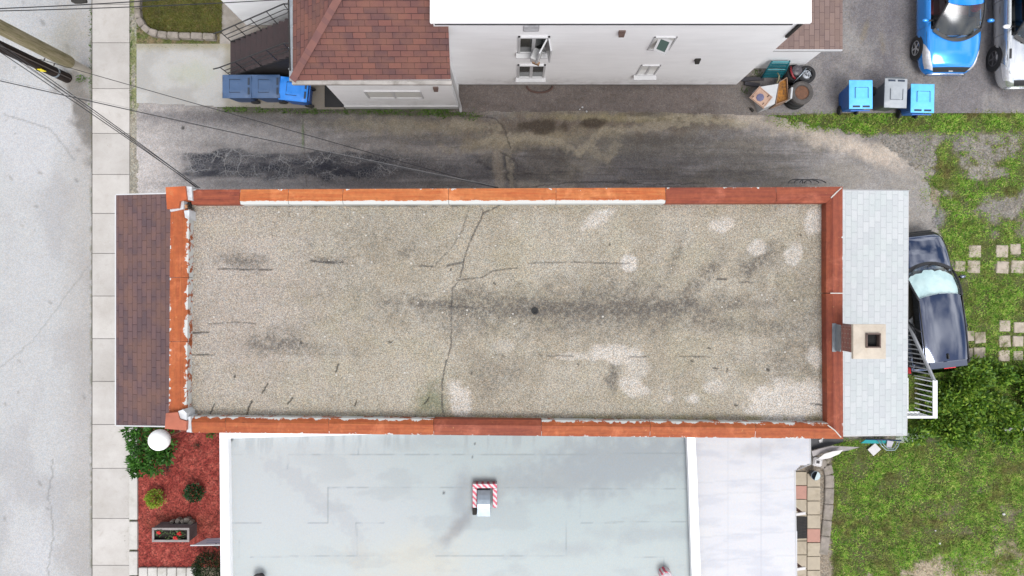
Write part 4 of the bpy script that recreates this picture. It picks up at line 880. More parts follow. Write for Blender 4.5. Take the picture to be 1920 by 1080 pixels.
for k in range(4): b.box((x, YW - .02, z - .15 + k * .1), (.36, .04, .05))
b.box((x, YW - .01, z), (.40, .02, .42)); b.build('louver_vent', plain('louver_grey', A(206, 206, 210), .5), wh)
b = MB(); pts = [P(1012 + 24 * math.cos(a), 162 + 12 * math.sin(a), .0) + Vector((0, 0, .03)) for a in [math.pi * i / 12 for i in range(13)]]; b.tube(pts, .03, 6)
tag(b.build('window_well', plain('well_rust', A(104, 78, 70), .8)), 'shallow curved metal window well at the foot of the white house wall', 'window well')
q = P(628, 178, 0); tag(MB().box((q.x + .15, q.y + .0, .02), (.95, .80, .05), bev=.015).build('ground_panel', plain('panel_black', (.012, .012, .013, 1), .7)), 'black flat panel on the ground at the left end of the porch wall', 'hatch')  # low black panel laid over the dark patch by the wall

# ------------------------------------------------------------------ front stairs
st = thing('outdoor_stairs', 'dark brown wooden stairs with black metal railings up to the white house', 'stairs', (-8.0, 7.3, 0))
std = plain('stair_brown', A(74, 60, 62), .8, .35, 5, world=True, dirt=A(60, 58, 62)[:3] + (.5,)); n = 12; run, rise = .235, .2; skirt = plain('stair_skirt', A(44, 40, 42), .8, .3, 4, world=True)
b = MB()
for i in range(n):
    x = -9.03 + i * run; b.box((x + run / 2 + .02, 7.35, (i + 1) * rise - .02), (run + .04, 1.12, .04), bev=.006)
b.box((-9.03 + n * run + .6, 7.35, n * rise - .02), (1.2, 1.4, .05)); b.build('treads', std, st)
b = MB()
for i in range(n): x = -9.03 + i * run; b.box((x + .02, 7.35, i * rise + rise / 2 - .02), (.02, 1.06, rise - .04))
b.build('riser', std, st)
for y in (6.80, 7.90): b = MB(); b.add([(-9.03, y - .02, 0), (-9.03 + n * run, y - .02, .0), (-9.03 + n * run, y - .02, n * rise), (-9.03, y - .02, .2), (-9.03, y + .02, 0), (-9.03 + n * run, y + .02, .0), (-9.03 + n * run, y + .02, n * rise), (-9.03, y + .02, .2)], [(0, 1, 2, 3), (7, 6, 5, 4), (3, 2, 6, 7), (0, 3, 7, 4), (0, 4, 5, 1)]); b.build('stringer', skirt, st)
irn = plain('iron_black', (.018, .018, .02, 1), .45, .2)
for y in (6.80, 7.90):
    b = MB(); g = rise / run
    def rp(x, h): return (x, y, max(0, (x + 9.03) * g) + .2 + h)
    xs = -9.05; xe = -9.03 + n * run - .15
    b.tube([(xs - .22, y, .95), rp(xs, .88), rp(xe, .88), (xe + .5, y, rp(xe, .88)[2] + .02)], .022, 6)
    for h in (.55, .28): b.tube([rp(xs + .05, h), rp(xe - .1, h)], .014, 5)
    b.tube([rp(xe - .1, .55), rp(xe + .02, .42), rp(xe - .1, .28)], .012, 5)
    for k in range(5): xx = xs + .05 + k * (xe - xs - .05) / 4; b.tube([rp(xx, -.15), rp(xx, .88)], .014, 5)
    b.build('railing', irn, st)

# ------------------------------------------------------------------ cars
def interp(tab, d):
    xs = [q[0] for q in tab]; ys_ = [q[1] for q in tab]; n = 400; g = np.linspace(xs[0], xs[-1], n); v = np.interp(g, xs, ys_)
    k = 9; vp = np.concatenate([np.full(k, v[0]), v, np.full(k, v[-1])]); w = np.hanning(2 * k + 1); w /= w.sum(); v2 = np.convolve(vp, w, 'valid'); v2[0] = v[0]; v2[-1] = v[-1]
    return np.interp(d, g, v2)
def carpaint(name, col, rough=.25, metal=.3, coat=1.0, var=.03):
    t = NT(name); n = t.mr(t.noise(t.pos(), 1.5, 3), .3, .7, 1 - var, 1 + var); c = t.mix(1.0, col, t.grey(n), 'MULTIPLY'); return t.fin(c, rough, metal, .5, coat)
rubber = plain('tyre_rubber', (.02, .02, .021, 1), .8, .2, 10); alloy = plain('alloy', (.55, .56, .58, 1), .3, .1, 10, metal=.8); dkplastic = plain('dark_plastic', (.018, .018, .02, 1), .55, .2, 20)
seatm = plain('seat_cloth', (.04, .04, .045, 1), .9, .2, 10); glassd = glass('car_glass', (.50, .56, .55, 1), .07, .2); sideg = glass('car_side_glass', (.16, .18, .18, 1), .04)
lampg = plain('headlamp_glass', (.62, .62, .64, 1), .08, .25, 12, metal=.35, coat=1); redl = plain('tail_lamp_red', (.62, .02, .03, 1), .15, .1, 10, coat=1); chrome = plain('chrome', (.7, .71, .73, 1), .12, .05, 5, metal=1)
mirrorc = None
def car(name, label, loc, rz, Lc, W, paint, q):
    t = thing(name, label, 'car', loc, rz)
    wt_ = q.get('w', [(0, .64), (.05, .74), (.14, .84), (.3, .92), (.6, .975), (1.0, 1), (Lc - .9, 1), (Lc - .4, .97), (Lc - .12, .88), (Lc, .76)])
    zt_ = q['zt']; zb_ = [(0, .30), (.12, .22), (.5, .18), (Lc - .5, .2), (Lc - .1, .28), (Lc, .34)]
    prof = [(0, 0, 0), (.30, -.006, 0), (.60, -.025, 0), (.80, -.055, 0), (.90, -.10, 0), (.955, -.17, 0), (.985, .66, 1), (1.0, .48, 1), (.985, .30, 1), (.93, .10, 1), (.84, 0, 1)]
    def B(d, s, off=0.0):
        """body surface: d metres from the nose, s -1..1 across (0 centre top, +-1 sill)"""
        def pt(d, s):
            w = float(interp(wt_, d)) * W / 2; zt = float(interp(zt_, d)); zb = float(interp(zb_, d)); a = abs(s) * (len(prof) - 1); i = min(int(a), len(prof) - 2); f = a - i
            def e(k):
                u, v, m = prof[k]
                if m == 0: return u * w, zt + v * (zt / .95)
                return u * w, zb + v * (zt - .17 - zb)
            x0_, z0_ = e(i); x1_, z1_ = e(i + 1); return Vector(((x0_ + (x1_ - x0_) * f) * (1 if s >= 0 else -1), Lc / 2 - d, z0_ + (z1_ - z0_) * f))
        p = pt(d, s)
        if off:
            e1_ = pt(min(d + .02, Lc), s) - pt(max(d - .02, 0), s); e2_ = pt(d, min(s + .02, 1)) - pt(d, max(s - .02, -1)); n = e1_.cross(e2_); 
            if n.length > 1e-9:
                n.normalize(); n = n if n.dot(Vector((p.x * .4, 0, p.z - .5))) > 0 else -n; p = p + n * off
        return p
    dw0, dw1, dt0, dt1, dr = q['ws'][0], q['ws'][1], q['roof'][0], q['roof'][1], q['rear']   # windshield base centre, corner; roof from, to; rear glass base
    ds = list(np.concatenate([np.linspace(0, .3, 10), np.linspace(.3, dw1, 10)[1:], np.linspace(dw1, dr, 14)[1:], np.linspace(dr, Lc, 12)[1:]])); sn = 41; sv = np.linspace(-1, 1, sn)
    b = MB(); vs = [B(d, s) for d in ds for s in sv]; fs = []
    for i in range(len(ds) - 1):
        for k in range(sn - 1):
            dm = (ds[i] + ds[i + 1]) / 2; sm_ = (sv[k] + sv[k + 1]) / 2
            if dw0 + .12 < dm < dr - .12 and abs(sm_) < .36 and (dm > dw1 + .02 or abs(sm_) < .2): continue
            fs.append((i * sn + k, (i + 1) * sn + k, (i + 1) * sn + k + 1, i * sn + k + 1))
    n0 = len(vs); fs.append(tuple(range(0, sn))); fs.append(tuple(range((len(ds) - 1) * sn + sn - 1, (len(ds) - 1) * sn - 1, -1))); b.add(vs, fs); body = b.build('body', paint, t, smooth='auto', local=True)
    def patch(nm, m, cs, n1=8, n2=8, off=.006, par=t):
        b = MB(); vs = []
        for i in range(n1 + 1):
            for k in range(n2 + 1):
                u, v = i / n1, k / n2; d = (cs[0][0] * (1 - u) + cs[1][0] * u) * (1 - v) + (cs[3][0] * (1 - u) + cs[2][0] * u) * v; s = (cs[0][1] * (1 - u) + cs[1][1] * u) * (1 - v) + (cs[3][1] * (1 - u) + cs[2][1] * u) * v
                vs.append(B(d, s, off))
        return b.add(vs, [(i * (n2 + 1) + k, (i + 1) * (n2 + 1) + k, (i + 1) * (n2 + 1) + k + 1, i * (n2 + 1) + k + 1) for i in range(n1) for k in range(n2)]).build(nm, m, par, smooth=True, local=True)
    # greenhouse
    zb = q['belt']; zr_ = q['roofz']; wb = q.get('wb', .80) * W / 2; wtp = q.get('wtop', .62) * W / 2
    def gh(side, u, v):
        """side 0 front, 1 right, 2 rear, 3 left; u along 0..1, v up 0..1"""
        def ring(top):
            ww = wtp if top else wb; cf = (dt0, dt0 + .10) if top else (dw0, dw1); cr = (dt1, dt1 - .06) if top else (dr, dr - .12)
            if side == 0: x = -ww + 2 * ww * u; return Vector((x, Lc / 2 - (cf[0] + (cf[1] - cf[0]) * (x / ww) ** 2), 0))
            if side == 2: x = ww - 2 * ww * u; return Vector((x, Lc / 2 - (cr[0] + (cr[1] - cr[0]) * (x / ww) ** 2), 0))
            d = cf[1] + (cr[1] - cf[1]) * (u if side == 1 else 1 - u); bu = .035 * math.sin(math.pi * (u)); return Vector(((ww + bu) * (1 if side == 1 else -1), Lc / 2 - d, 0))
        a, c = ring(False), ring(True); p = a.lerp(c, v); bul = .045 * math.sin(math.pi * v); cen = Vector((0, Lc / 2 - (dw0 + dr) / 2, 0)); o = (p - cen).normalized() * bul
        return p + Vector((o.x, o.y, zb + (zr_ - .05 - zb) * v + .03 * math.sin(math.pi * v)))
    def ghp(nm, m, side, u0, u1, v0=.02, v1=.98, n1=12, n2=6, out=0):
        b = MB(); b.add([gh(side, u0 + (u1 - u0) * i / n1, v0 + (v1 - v0) * k / n2) for i in range(n1 + 1) for k in range(n2 + 1)], [(i * (n2 + 1) + k, (i + 1) * (n2 + 1) + k, (i + 1) * (n2 + 1) + k + 1, i * (n2 + 1) + k + 1) for i in range(n1) for k in range(n2)]); return b.build(nm, m, t, smooth=True, local=True)
    ws = ghp('windshield', q.get('wsg', glassd), 0, .0, 1); ghp('rear_window', sideg, 2, 0, 1); ghp('side_window', sideg, 1, 0, 1); ghp('side_window', sideg, 3, 0, 1)
    b = MB()
    for side, u in ((1, 0), (1, 1), (3, 0), (3, 1)): MB().tube([gh(side, u, v) for v in np.linspace(0, 1, 7)], .035, 6).build('pillar', q.get('pillar', paint), t, smooth=True, local=True)
    b = MB()
    for side in (1, 3): MB().tube([gh(side, .5, v) + Vector(((.004 if side == 1 else -.004), 0, 0)) for v in np.linspace(0, 1, 7)], .03, 5).build('door_pillar', dkplastic, t, smooth=True, local=True)
    # roof skin
    n1, n2 = 18, 14; b = MB(); vs = []
    for i in range(n1 + 1):
        for k in range(n2 + 1):
            v = k / n2; x = -wtp - .02 + (2 * wtp + .04) * v; xr = abs(x / (wtp + .02)); df = dt0 - .01 + .10 * xr ** 2; dr_ = dt1 + .02 - .06 * xr ** 2; u = i / n1; d = df + (dr_ - df) * u
            z = zr_ - .055 * xr ** 3 - .035 * abs(2 * u - 1) ** 2.5 * 1 - q.get('rdrop', 0) * u ** 2; vs.append(Vector((x * (1 + .03 * math.sin(math.pi * u)), Lc / 2 - d, z)))
    b.add(vs, [(i * (n2 + 1) + k, (i + 1) * (n2 + 1) + k, (i + 1) * (n2 + 1) + k + 1, i * (n2 + 1) + k + 1) for i in range(n1) for k in range(n2)]); b.build('roof', q.get('roofm', paint), t, smooth=True, local=True)
    b = MB()
    for sx in (-1, 1): MB().tube([Vector((sx * (wtp + .0), Lc / 2 - (dt0 + .12 + (dt1 - dt0 - .2) * k / 10), zr_ - .04 - .02 * abs(k / 5 - 1) ** 2.5)) for k in range(11)], .018, 5).build('roof_rail', q.get('rail', dkplastic), t, smooth=True, local=True)
    b = MB(); b.box((0, Lc / 2 - (dt1 - .22), zr_ + .02), (.03, .11, .05), taper=1.6); b.build('antenna', dkplastic, t, local=True)
    # cabin
    b = MB(); b.box((0, Lc / 2 - (dw0 + dr) / 2 - .1, .42), (W * .8, dr - dw0 - .5, .06)); b.box((0, Lc / 2 - dw0 - .42, zb - .16), (wb * 1.86, .62, .2), bev=.05); b.build('dashboard', dkplastic, t, local=True)
    for sx in (-1, 1):
        for dd in (1.15, 2.0):
            y = Lc / 2 - (dw0 + dd)
            if dw0 + dd + .3 > dr: continue
            b = MB(); b.box((sx * W * .2, y, .62), (.48, .5, .16), bev=.05); b.box((sx * W * .2, y - .26, .92), (.46, .13, .56), bev=.05); b.box((sx * W * .2, y - .28, 1.26), (.24, .09, .17), bev=.03); b.build('seat', q.get('seat', seatm), t, local=True)
    # wheels
    for sx in (-1, 1):
        for d in q['axles']:
            y = Lc / 2 - d; M = Matrix.Rotation(R(90), 3, 'Y'); r = q.get('r', .335); xo = W / 2 * .985
            b = MB(); b.lathe([(r + .03, -.03), (r + .04, .002), (.0, .002)], (sx * (xo + .004), y, r + .0), 28, M=Matrix.Rotation(R(90 * sx), 4, 'Y')); b.build('wheel_arch', dkplastic, t, smooth='auto', local=True)
            wh_ = MB().lathe([(r * .62, -.16), (r * .93, -.16), (r, -.12), (r, -.03), (r * .96, .0), (r * .66, .012), (r * .64, -.02)], (sx * (xo + .012), y, r), 28, M=Matrix.Rotation(R(90 * sx), 4, 'Y')).build('wheel', rubber, t, smooth='auto', local=True)
            b = MB(); MM = Matrix.Rotation(R(90 * sx), 3, 'Y'); c0 = Vector((sx * (xo + .012), y, r)); b.lathe([(r * .66, -.02), (r * .66, .006), (r * .60, .008), (r * .58, -.05), (0, -.06)], c0, 24, M=MM.to_4x4())
            for k in range(5):
                a = k * 2 * math.pi / 5; b.box(c0 + MM @ Vector((math.cos(a) * r * .32, math.sin(a) * r * .32, -.012)), (r * .58, .05, .03), M=(MM @ Matrix.Rotation(a, 3, 'Z')).to_4x4())
            b.lathe([(.055, -.03), (.05, .006), (0, .008)], c0, 12, M=MM.to_4x4()); b.build('rim', q.get('rim', alloy), wh_, smooth='auto', local=True)
    # mirrors
    for sx in (-1, 1):
        y = Lc / 2 - dw1 - .22; b = MB(); b.ball((sx * (W / 2 + .11), y, zb + .05), .1, 14, 8, (1.15, .62, .75)); b.build('side_mirror', q.get('mirror', paint), t, smooth=True, local=True)
        MB().tube([(sx * (wb - .02), y - .03, zb + .0), (sx * (W / 2 + .04), y, zb + .02)], .028, 6).build('mirror_arm', dkplastic, t, smooth=True, local=True)
    # nose and tail
    for sx in (-1, 1):
        if 'lamp' in q: patch('headlight', lampg, [(a, s * sx) for a, s in q['lamp']], 8, 8, .008)
        if 'tail' in q: patch('tail_light', redl, [(a, s * sx) for a, s in q['tail']], 6, 6, .012)
        b = MB(); b.tube([B(d, sx * s, .003) for d, s in q['seam']], .0055, 4); b.build('bonnet_seam', dkplastic, t, local=True)
    for sx in (-1, 1):
        for dd in (dw1 + .12, dw1 + 1.2, dw1 + 2.15):
            if dd < q['axles'][1] + .1: MB().tube([B(dd, sx * s, .002) for s in np.linspace(.42, .93, 10)], .005, 4).build('door_seam', dkplastic, t, local=True)
    if 'grille' in q: patch('grille', dkplastic, q['grille'], 8, 12, .008)
    b = MB(); b.tube([B(.02, s, .02) + Vector((0, .02, -.10)) for s in np.linspace(-.62, .62, 15)], .02, 6); b.build('bumper_lip', q.get('lip', chrome), t, smooth=True, local=True)
    patch('cowl', dkplastic, [(dw0 - .09, -.30), (dw0 + .06, -.30), (dw0 + .06, .30), (dw0 - .09, .30)] if False else [(dw1 - .10, -.40), (dw1 + .10, -.40), (dw1 + .10, .40), (dw1 - .10, .40)], 2, 12, -.03)
    b = MB(); ns_ = 12
    vs = []
    for k in range(ns_ + 1):
        u = k / ns_; p = gh(0, u, .03); p0 = Vector((p.x * 1.04, p.y + .10, zb - .015)); vs += [p0, p + Vector((0, 0, .012))]
    b.add(vs, [(2 * k, 2 * k + 2, 2 * k + 3, 2 * k + 1) for k in range(ns_)]); b.build('cowl_panel', dkplastic, t, smooth=True, local=True)
    for u0, u1 in ((.30, .06), (.72, .46)):
        b = MB(); b.tube([gh(0, u0, .0) + Vector((0, .03, .03)), gh(0, (u0 + u1) / 2, .04) + Vector((0, .02, .03)), gh(0, u1, .12) + Vector((0, .01, .025))], .014, 5); b.build('wiper', dkplastic, t, local=True)
    return t, B, gh, patch
blue = carpaint('paint_blue', (.006, .22, .66, 1), .22, .35)
t, B, gh, patch = car('blue_car', 'bright blue crossover with its nose pointing at the wheeled bins', (13.76, 6.78 + 2.2, 0), R(180), 4.4, 1.80, blue,
    dict(zt=[(0, .60), (.06, .72), (.18, .86), (.5, .96), (1.0, 1.03), (1.3, 1.05), (3.8, 1.06), (4.25, .98), (4.4, .8)], ws=(.92, 1.25), roof=(1.78, 3.7), rear=4.15, belt=1.05, roofz=1.58, axles=(.86, 3.5), r=.35,
         lamp=[(.05, .29), (.14, .57), (.92, .57), (.58, .36)], seam=[(.16, .26), (.3, .36), (.6, .44), (1.0, .47), (1.2, .47)], grille=[(.02, -.30), (.13, -.30), (.13, .30), (.02, .30)], pillar=dkplastic, seat=plain('seat_red', (.12, .02, .03, 1), .8)))
MB().box((-.62, 4.4 / 2 - 2.0, .98), (.25, .4, .25), bev=.06).build('red_cushion', plain('cushion_red', (.4, .03, .08, 1), .7), t, local=True)
b = MB(); b.tube([(x_, 4.4 / 2 - .01 - .012, .70) for x_ in (-.07, .07)], .02, 6); b.build('badge', chrome, t, local=True)
silver = carpaint('paint_silver', (.56, .58, .60, 1), .22, .75)
wsil = silver
t, B, gh, patch = car('silver_car', 'large silver white car at the right edge beside the blue car', (16.28, 6.32 + 2.35, 0), R(180), 4.7, 1.92, silver,
    dict(zt=[(0, .62), (.06, .78), (.2, .92), (.5, 1.02), (1.0, 1.08), (1.3, 1.1), (4.0, 1.12), (4.5, 1.05), (4.7, .85)], ws=(1.18, 1.50), roof=(2.0, 4.1), rear=4.45, belt=1.12, roofz=1.72, axles=(.98, 3.8), r=.37,
         lamp=[(.12, .30), (.2, .56), (.75, .58), (.55, .46)], seam=[(.2, .28), (.4, .38), (.8, .43), (1.35, .45)], grille=[(.03, -.28), (.16, -.28), (.16, .28), (.03, .28)], pillar=dkplastic, mirror=plain('mirror_white', (.8, .8, .8, 1), .3), lip=chrome, rim=plain('rim_dark', (.12, .12, .13, 1), .3, metal=.6)))
for sx in (-1, 1): patch('bonnet_vent', dkplastic, [(.80, sx * .33), (1.1, sx * .33), (1.1, sx * .39), (.80, sx * .39)], 4, 4, .006)
for sx in (-1, 1): patch('door_handle', chrome, [(2.3, sx * .585), (2.5, sx * .585), (2.5, sx * .60), (2.3, sx * .60)], 3, 2, .03)
black = carpaint('paint_black', (.10, .115, .16, 1), .07, 1.0)
t, B, gh, patch = car('black_car', 'black hatchback with a pale sunshade in its windshield, parked by the rear stairs', (13.0, -.46, 0), R(6.5), 4.45, 1.78, black,
    dict(zt=[(0, .60), (.06, .74), (.2, .84), (.6, .94), (1.0, 1.0), (1.3, 1.02), (3.9, 1.02), (4.3, .92), (4.45, .72)], ws=(1.02, 1.30), roof=(1.95, 4.06), rear=4.30, belt=1.02, roofz=1.56, pillar=dkplastic, axles=(.84, 3.55), r=.33, wtop=.74, wb=.84,
         w=[(0, .60), (.05, .70), (.14, .80), (.3, .88), (.6, .95), (1.0, .985), (1.5, 1), (3.6, 1), (4.05, .97), (4.33, .90), (4.45, .8)],
         lamp=[(.14, .34), (.28, .56), (.66, .58), (.5, .50)], tail=[(4.18, .46), (4.38, .46), (4.40, .62), (4.14, .62)], seam=[(.16, .2), (.3, .34), (.6, .43), (1.2, .46)], grille=[(.03, -.28), (.12, -.28), (.12, .28), (.03, .28)], lip=plain('lip_black', (.03, .03, .03, 1), .3), wsg=glass('windshield_clear', (.74, .84, .84, 1), .06)))
b = MB(); n1, n2 = 16, 8; vs = []
for i in range(n1 + 1):
    for k in range(n2 + 1):
        p = gh(0, .05 + .9 * i / n1, .16 + .80 * k / n2 - .03 * math.sin(i * 1.1)); vs.append(p + Vector((0, -.06 + .02 * math.sin(i * 2.3 + k), -.05 + .02 * math.sin(i * 1.7) * math.cos(k * 1.3))))
b.add(vs, [(i * (n2 + 1) + k, (i + 1) * (n2 + 1) + k, (i + 1) * (n2 + 1) + k + 1, i * (n2 + 1) + k + 1) for i in range(n1) for k in range(n2)]); b.build('sunshade', plain('sunshade_silver', (.80, .84, .84, 1), .5, .1, 5), t, smooth=True, local=True)
b = MB(); b.box((0, -4.45 / 2 + .36, 1.53), (1.15, .2, .03), bev=.012); b.build('spoiler', black, t, local=True)
MB().box((0.03, -4.45 / 2 + .252, 1.53), (.36, .02, .02)).build('brake_light', redl, t, local=True)

# ------------------------------------------------------------------ wheeled bins
def binmat(name, c, rough=.45): return plain(name, c, rough, .10, 4, bsc=120, bump=.05, dirt=(c[0] * .6 + .05, c[1] * .6 + .05, c[2] * .6 + .05, .35))
bb_, bl_ = binmat('bin_blue_body', (.02, .10, .36, 1)), binmat('bin_blue_lid', (.10, .42, .78, 1)); slt = plain('bin_slot_dark', (.02, .03, .05, 1), .6)
def make_bin(name, label, bodym, lidm, group):
    t = thing(name, label, 'wheelie bin', group=group); w, d, h = .66, .80, 1.0
    b = MB(); vs = []
    lv = [(0.02, .74, .72), (.1, .78, .78), (.9, .97, .97), (h - .06, .98, .98), (h - .055, 1.03, 1.02), (h, 1.03, 1.02)]
    for z, a, c in lv:
        W_, D_ = w / 2 * a, d / 2 * c; e = .05
        for x, y in ((-W_ + e, -D_), (W_ - e, -D_), (W_, -D_ + e), (W_, D_ - e), (W_ - e, D_), (-W_ + e, D_), (-W_, D_ - e), (-W_, -D_ + e)): vs.append((x, y, z))
    fs = [tuple(range(7, -1, -1))] + [(r * 8 + i, r * 8 + (i + 1) % 8, r * 8 + 8 + (i + 1) % 8, r * 8 + 8 + i) for r in range(len(lv) - 1) for i in range(8)]
    b.add(vs, fs); b.build('body', bodym, t, smooth='auto', local=True)
    b = MB(); vs = []; nx, ny = 14, 16
    for j in range(ny + 1):
        for i in range(nx + 1):
            u, v = i / nx * 2 - 1, j / ny * 2 - 1; r_ = (abs(u) ** 5 + abs(v) ** 5); x, y = u * (w / 2 + .03), v * (d / 2 + .03) + .0
            z = h + .075 - .045 * min(1, r_)
            if -.55 < u < .55 and -.45 < v < .55: z += .02
            if -.42 < u < .42 and -.33 < v < .43: z -= .013
            if v > .7 and abs(abs(u) - .72) < .16: z -= .02
            vs.append((x, y, z))
    b.add(vs, [(j * (nx + 1) + i, j * (nx + 1) + i + 1, (j + 1) * (nx + 1) + i + 1, (j + 1) * (nx + 1) + i) for j in range(ny) for i in range(nx)])
    k0 = len(b.v); b.add([(-w / 2 - .03, -d / 2 - .03, h), (w / 2 + .03, -d / 2 - .03, h), (w / 2 + .03, d / 2 + .03, h), (-w / 2 - .03, d / 2 + .03, h), (-w / 2 - .03, -d / 2 - .03, h + .03), (w / 2 + .03, -d / 2 - .03, h + .03), (w / 2 + .03, d / 2 + .03, h + .03), (-w / 2 - .03, d / 2 + .03, h + .03)], [(0, 1, 5, 4), (1, 2, 6, 5), (2, 3, 7, 6), (3, 0, 4, 7)])
    ld = b.build('lid', lidm, t, smooth='auto', local=True)
    for sx in (-1, 1): MB().box((sx * .15, -d / 2 + .035, h + .058), (.22, .055, .02), bev=.004).build('grip_slot', slt, ld, local=True)
    b = MB()
    for s, e in (((-.2, -.12), (-.2, .2)), ((.2, -.12), (.2, .2)), ((-.2, .2), (.2, .2))): b.tube([(s[0], s[1], h + .088), (e[0], e[1], h + .088)], .008, 4)
    b.build('lid_rib', slt, ld, local=True)
    MB().tube([(-.30, -d / 2 - .07, h - .03), (.30, -d / 2 - .07, h - .03)], .02, 8).build('handle', bodym, t, local=True)
    for sx in (-1, 1): MB().lathe([(.0, -.03), (.13, -.03), (.14, -.02), (.14, .02), (.13, .03), (0, .03)], (sx * .27, -d / 2 + .13, .14), 20, M=Matrix.Rotation(R(90), 4, 'Y')).build('wheel', rubber, t, smooth='auto', local=True)
    return t
protoA = make_bin('wheeled_bin', 'bright blue wheeled bin left of the grey one on the parking lot', bb_, bl_, 'wheeled bins on the parking lot')
protoA.location = (10.80, 5.99, -.01); protoA.scale = (1, 1.03, 1)
def place(pr, x, y, rz, label, group, mats=None, sc=None):
    c = copy_tree(pr); c.location = (x, y, -.01); c.rotation_euler.z = rz; c['label'] = label; c['group'] = group
    if sc: c.scale = sc
    if mats:
        for ch in [q for q in bpy.data.objects if q.parent == c]:
            nm = ch.name.split('.')[0]
            if nm in mats: ch.data = ch.data.copy(); ch.data.materials[0] = mats[nm]
    return c
gb, gl_ = binmat('bin_grey_body', (.06, .07, .08, 1)), binmat('bin_grey_lid', (.27, .29, .31, 1))
place(protoA, 12.71, 5.87, R(-1), 'bright blue wheeled bin right of the grey one, nearest the cars', 'wheeled bins on the parking lot', sc=(1, 1.03, 1))
place(protoA, 11.88, 6.03, R(178), 'grey wheeled bin standing between two blue ones', 'wheeled bins on the parking lot', dict(body=gb, lid=gl_, handle=gb), (.96, 1.05, 1))
fb, fl = binmat('bin_faded_body', (.02, .055, .15, 1)), binmat('bin_faded_lid', (.042, .082, .165, 1))
G2 = 'wheeled bins below the stairs'
place(protoA, -8.52, 6.24, R(90), 'slate blue wheeled bin leftmost of the three below the stairs', G2, dict(body=fb, lid=fl, handle=fb))
place(protoA, -7.63, 6.24, R(90), 'slate blue wheeled bin in the middle of the three below the stairs', G2, dict(body=fb, lid=fl, handle=fb))
place(protoA, -6.76, 6.15, R(84), 'brighter blue wheeled bin turned slightly, half under the porch eave', G2, dict(lid=binmat('bin_mid_lid', (.02, .18, .58, 1), .3)))

# ------------------------------------------------------------------ utility poles and wires
def woodpole(name, c, c2, sc=1):
    t = NT(name); p = t.pos(3, 3, .35, 'world'); n = t.mr(t.noise(p, 5, 6, .7), .36, .62); cc = t.mix(n, c, c2); ck = t.mr(t.noise(t.pos(9, 9, .25, 'world'), 5, 4, .6), .36, .44, .55, 1); cc = t.mix(1.0, cc, t.grey(ck), 'MULTIPLY'); t.bump(t.noise(p, 12, 4), .5, .01); return t.fin(cc, .9, 0, .2)
pw = woodpole('weathered_pole', A(190, 176, 146), A(150, 142, 104)); dkw = woodpole('tarred_pole', A(76, 62, 54), A(44, 38, 38))
bp = P(163, 134, 0); t = thing('utility_pole', 'pale weathered wooden utility pole with a light concrete foot beside the sidewalk', 'utility pole', (bp.x, bp.y, -.05))
lean = Vector((-.0, .0, 0))
MB().lathe([(.14, -.1), (.145, .5), (.16, 1.0)], (bp.x, bp.y, 0), 20).build('foot', plain('concrete_foot', A(206, 198, 184), .85, .1, 5, world=True), t, smooth='auto')
MB().lathe([(.19, .98), (.20, 1.05), (.195, 4), (.17, 10.5), (0, 10.5)], (bp.x, bp.y, 0), 24).build('shaft', pw, t, smooth='auto')
bq = P(123, 145, 0); t2 = thing('utility_pole', 'dark tarred wooden utility pole with a yellow tag, standing in the street edge', 'utility pole', (bq.x, bq.y, -.1))
MB().lathe([(.16, -.1), (.155, 3), (.13, 9.6), (0, 9.6)], (bq.x, bq.y, 0), 22).build('shaft', dkw, t2, smooth='auto')
MB().lathe([(.162, .55), (.168, .55), (.168, .62), (.162, .62)], (bq.x, bq.y, 0), 22).build('band', galv, t2, smooth='auto')
d_ = Vector((bq.x, bq.y, 0)).normalized()
b = MB(); b.box((bq.x - d_.x * .10 - d_.y * -.10 * -1, bq.y - .165, 1.35), (.2, .03, .26), bev=.01); b.build('tag', plain('tag_yellow', (.75, .62, .02, 1), .5), t2)
b = MB(); b.box((bq.x - .02, bq.y - .185, 1.37), (.06, .012, .12)); b.build('tag_mark', blk, t2)
b = MB(); b.tube([(bq.x + .17, bq.y - .05, 0), (bq.x + .17, bq.y - .05, 5)], .018, 5); b.tube([(bq.x + .05, bq.y + .17, 1.2), (bq.x + .1, bq.y + .24, 1.22)], .02, 5); b.tube([(bq.x + .05, bq.y + .17, .7), (bq.x + .1, bq.y + .24, .72)], .02, 5); b.build('conduit', plain('conduit_grey', A(110, 100, 96), .6), t2)
wirem = plain('wire_black', (.012, .012, .014, 1), .5)
PT = Vector((bp.x - .2, bp.y, 8.6))
def wire(label, a, b_, sag, r=.011, m=wirem, grp='overhead service wires'):
    mb = MB(); pts = []
    for i in range(25):
        u = i / 24; p = a.lerp(b_, u); p.z -= sag * 4 * u * (1 - u); pts.append(p)
    mb.tube(pts, r, 5); o = mb.build('overhead_wire', m); return tag(o, label, 'wire', grp)
E = P(372, 352, 6.85)
def far(px, py, tx, ty, z0, z1, ex):
    """a wire from building point (px,py,z0) seen passing (tx,ty), carried on past the frame to height z1"""
    k = ex; qx, qy = px + (tx - px) * k, py + (ty - py) * k; return P(px, py, z0), P(qx, qy, z1)
wires = [((374, 352), (0, 88), 1.8, 'uppermost wire of the bundle running from the street to the roof corner'), ((372, 353), (0, 103), 1.8, 'lowest wire of the bundle running from the street to the roof corner'), ((368, 352), (20, 107), 1.8, 'thin wire between the others of the bundle to the roof corner'), ((376, 353), (120, 178), 2.6, 'slack thin wire ending at the roof corner right of the bundle')]
for (ex_, ey_), (tx, ty), k, lb in wires:
    a, c = far(ex_, ey_, tx, ty, 6.85, 8.6, k); wire(lb, a, c, .45, .010 if 'thin' not in lb else .007)
a, c = far(934, 352, 0, 147, 6.9, 8.4, 1.4); wire('twisted dark cable crossing the driveway to the far roof edge', a, c, .55, .011)
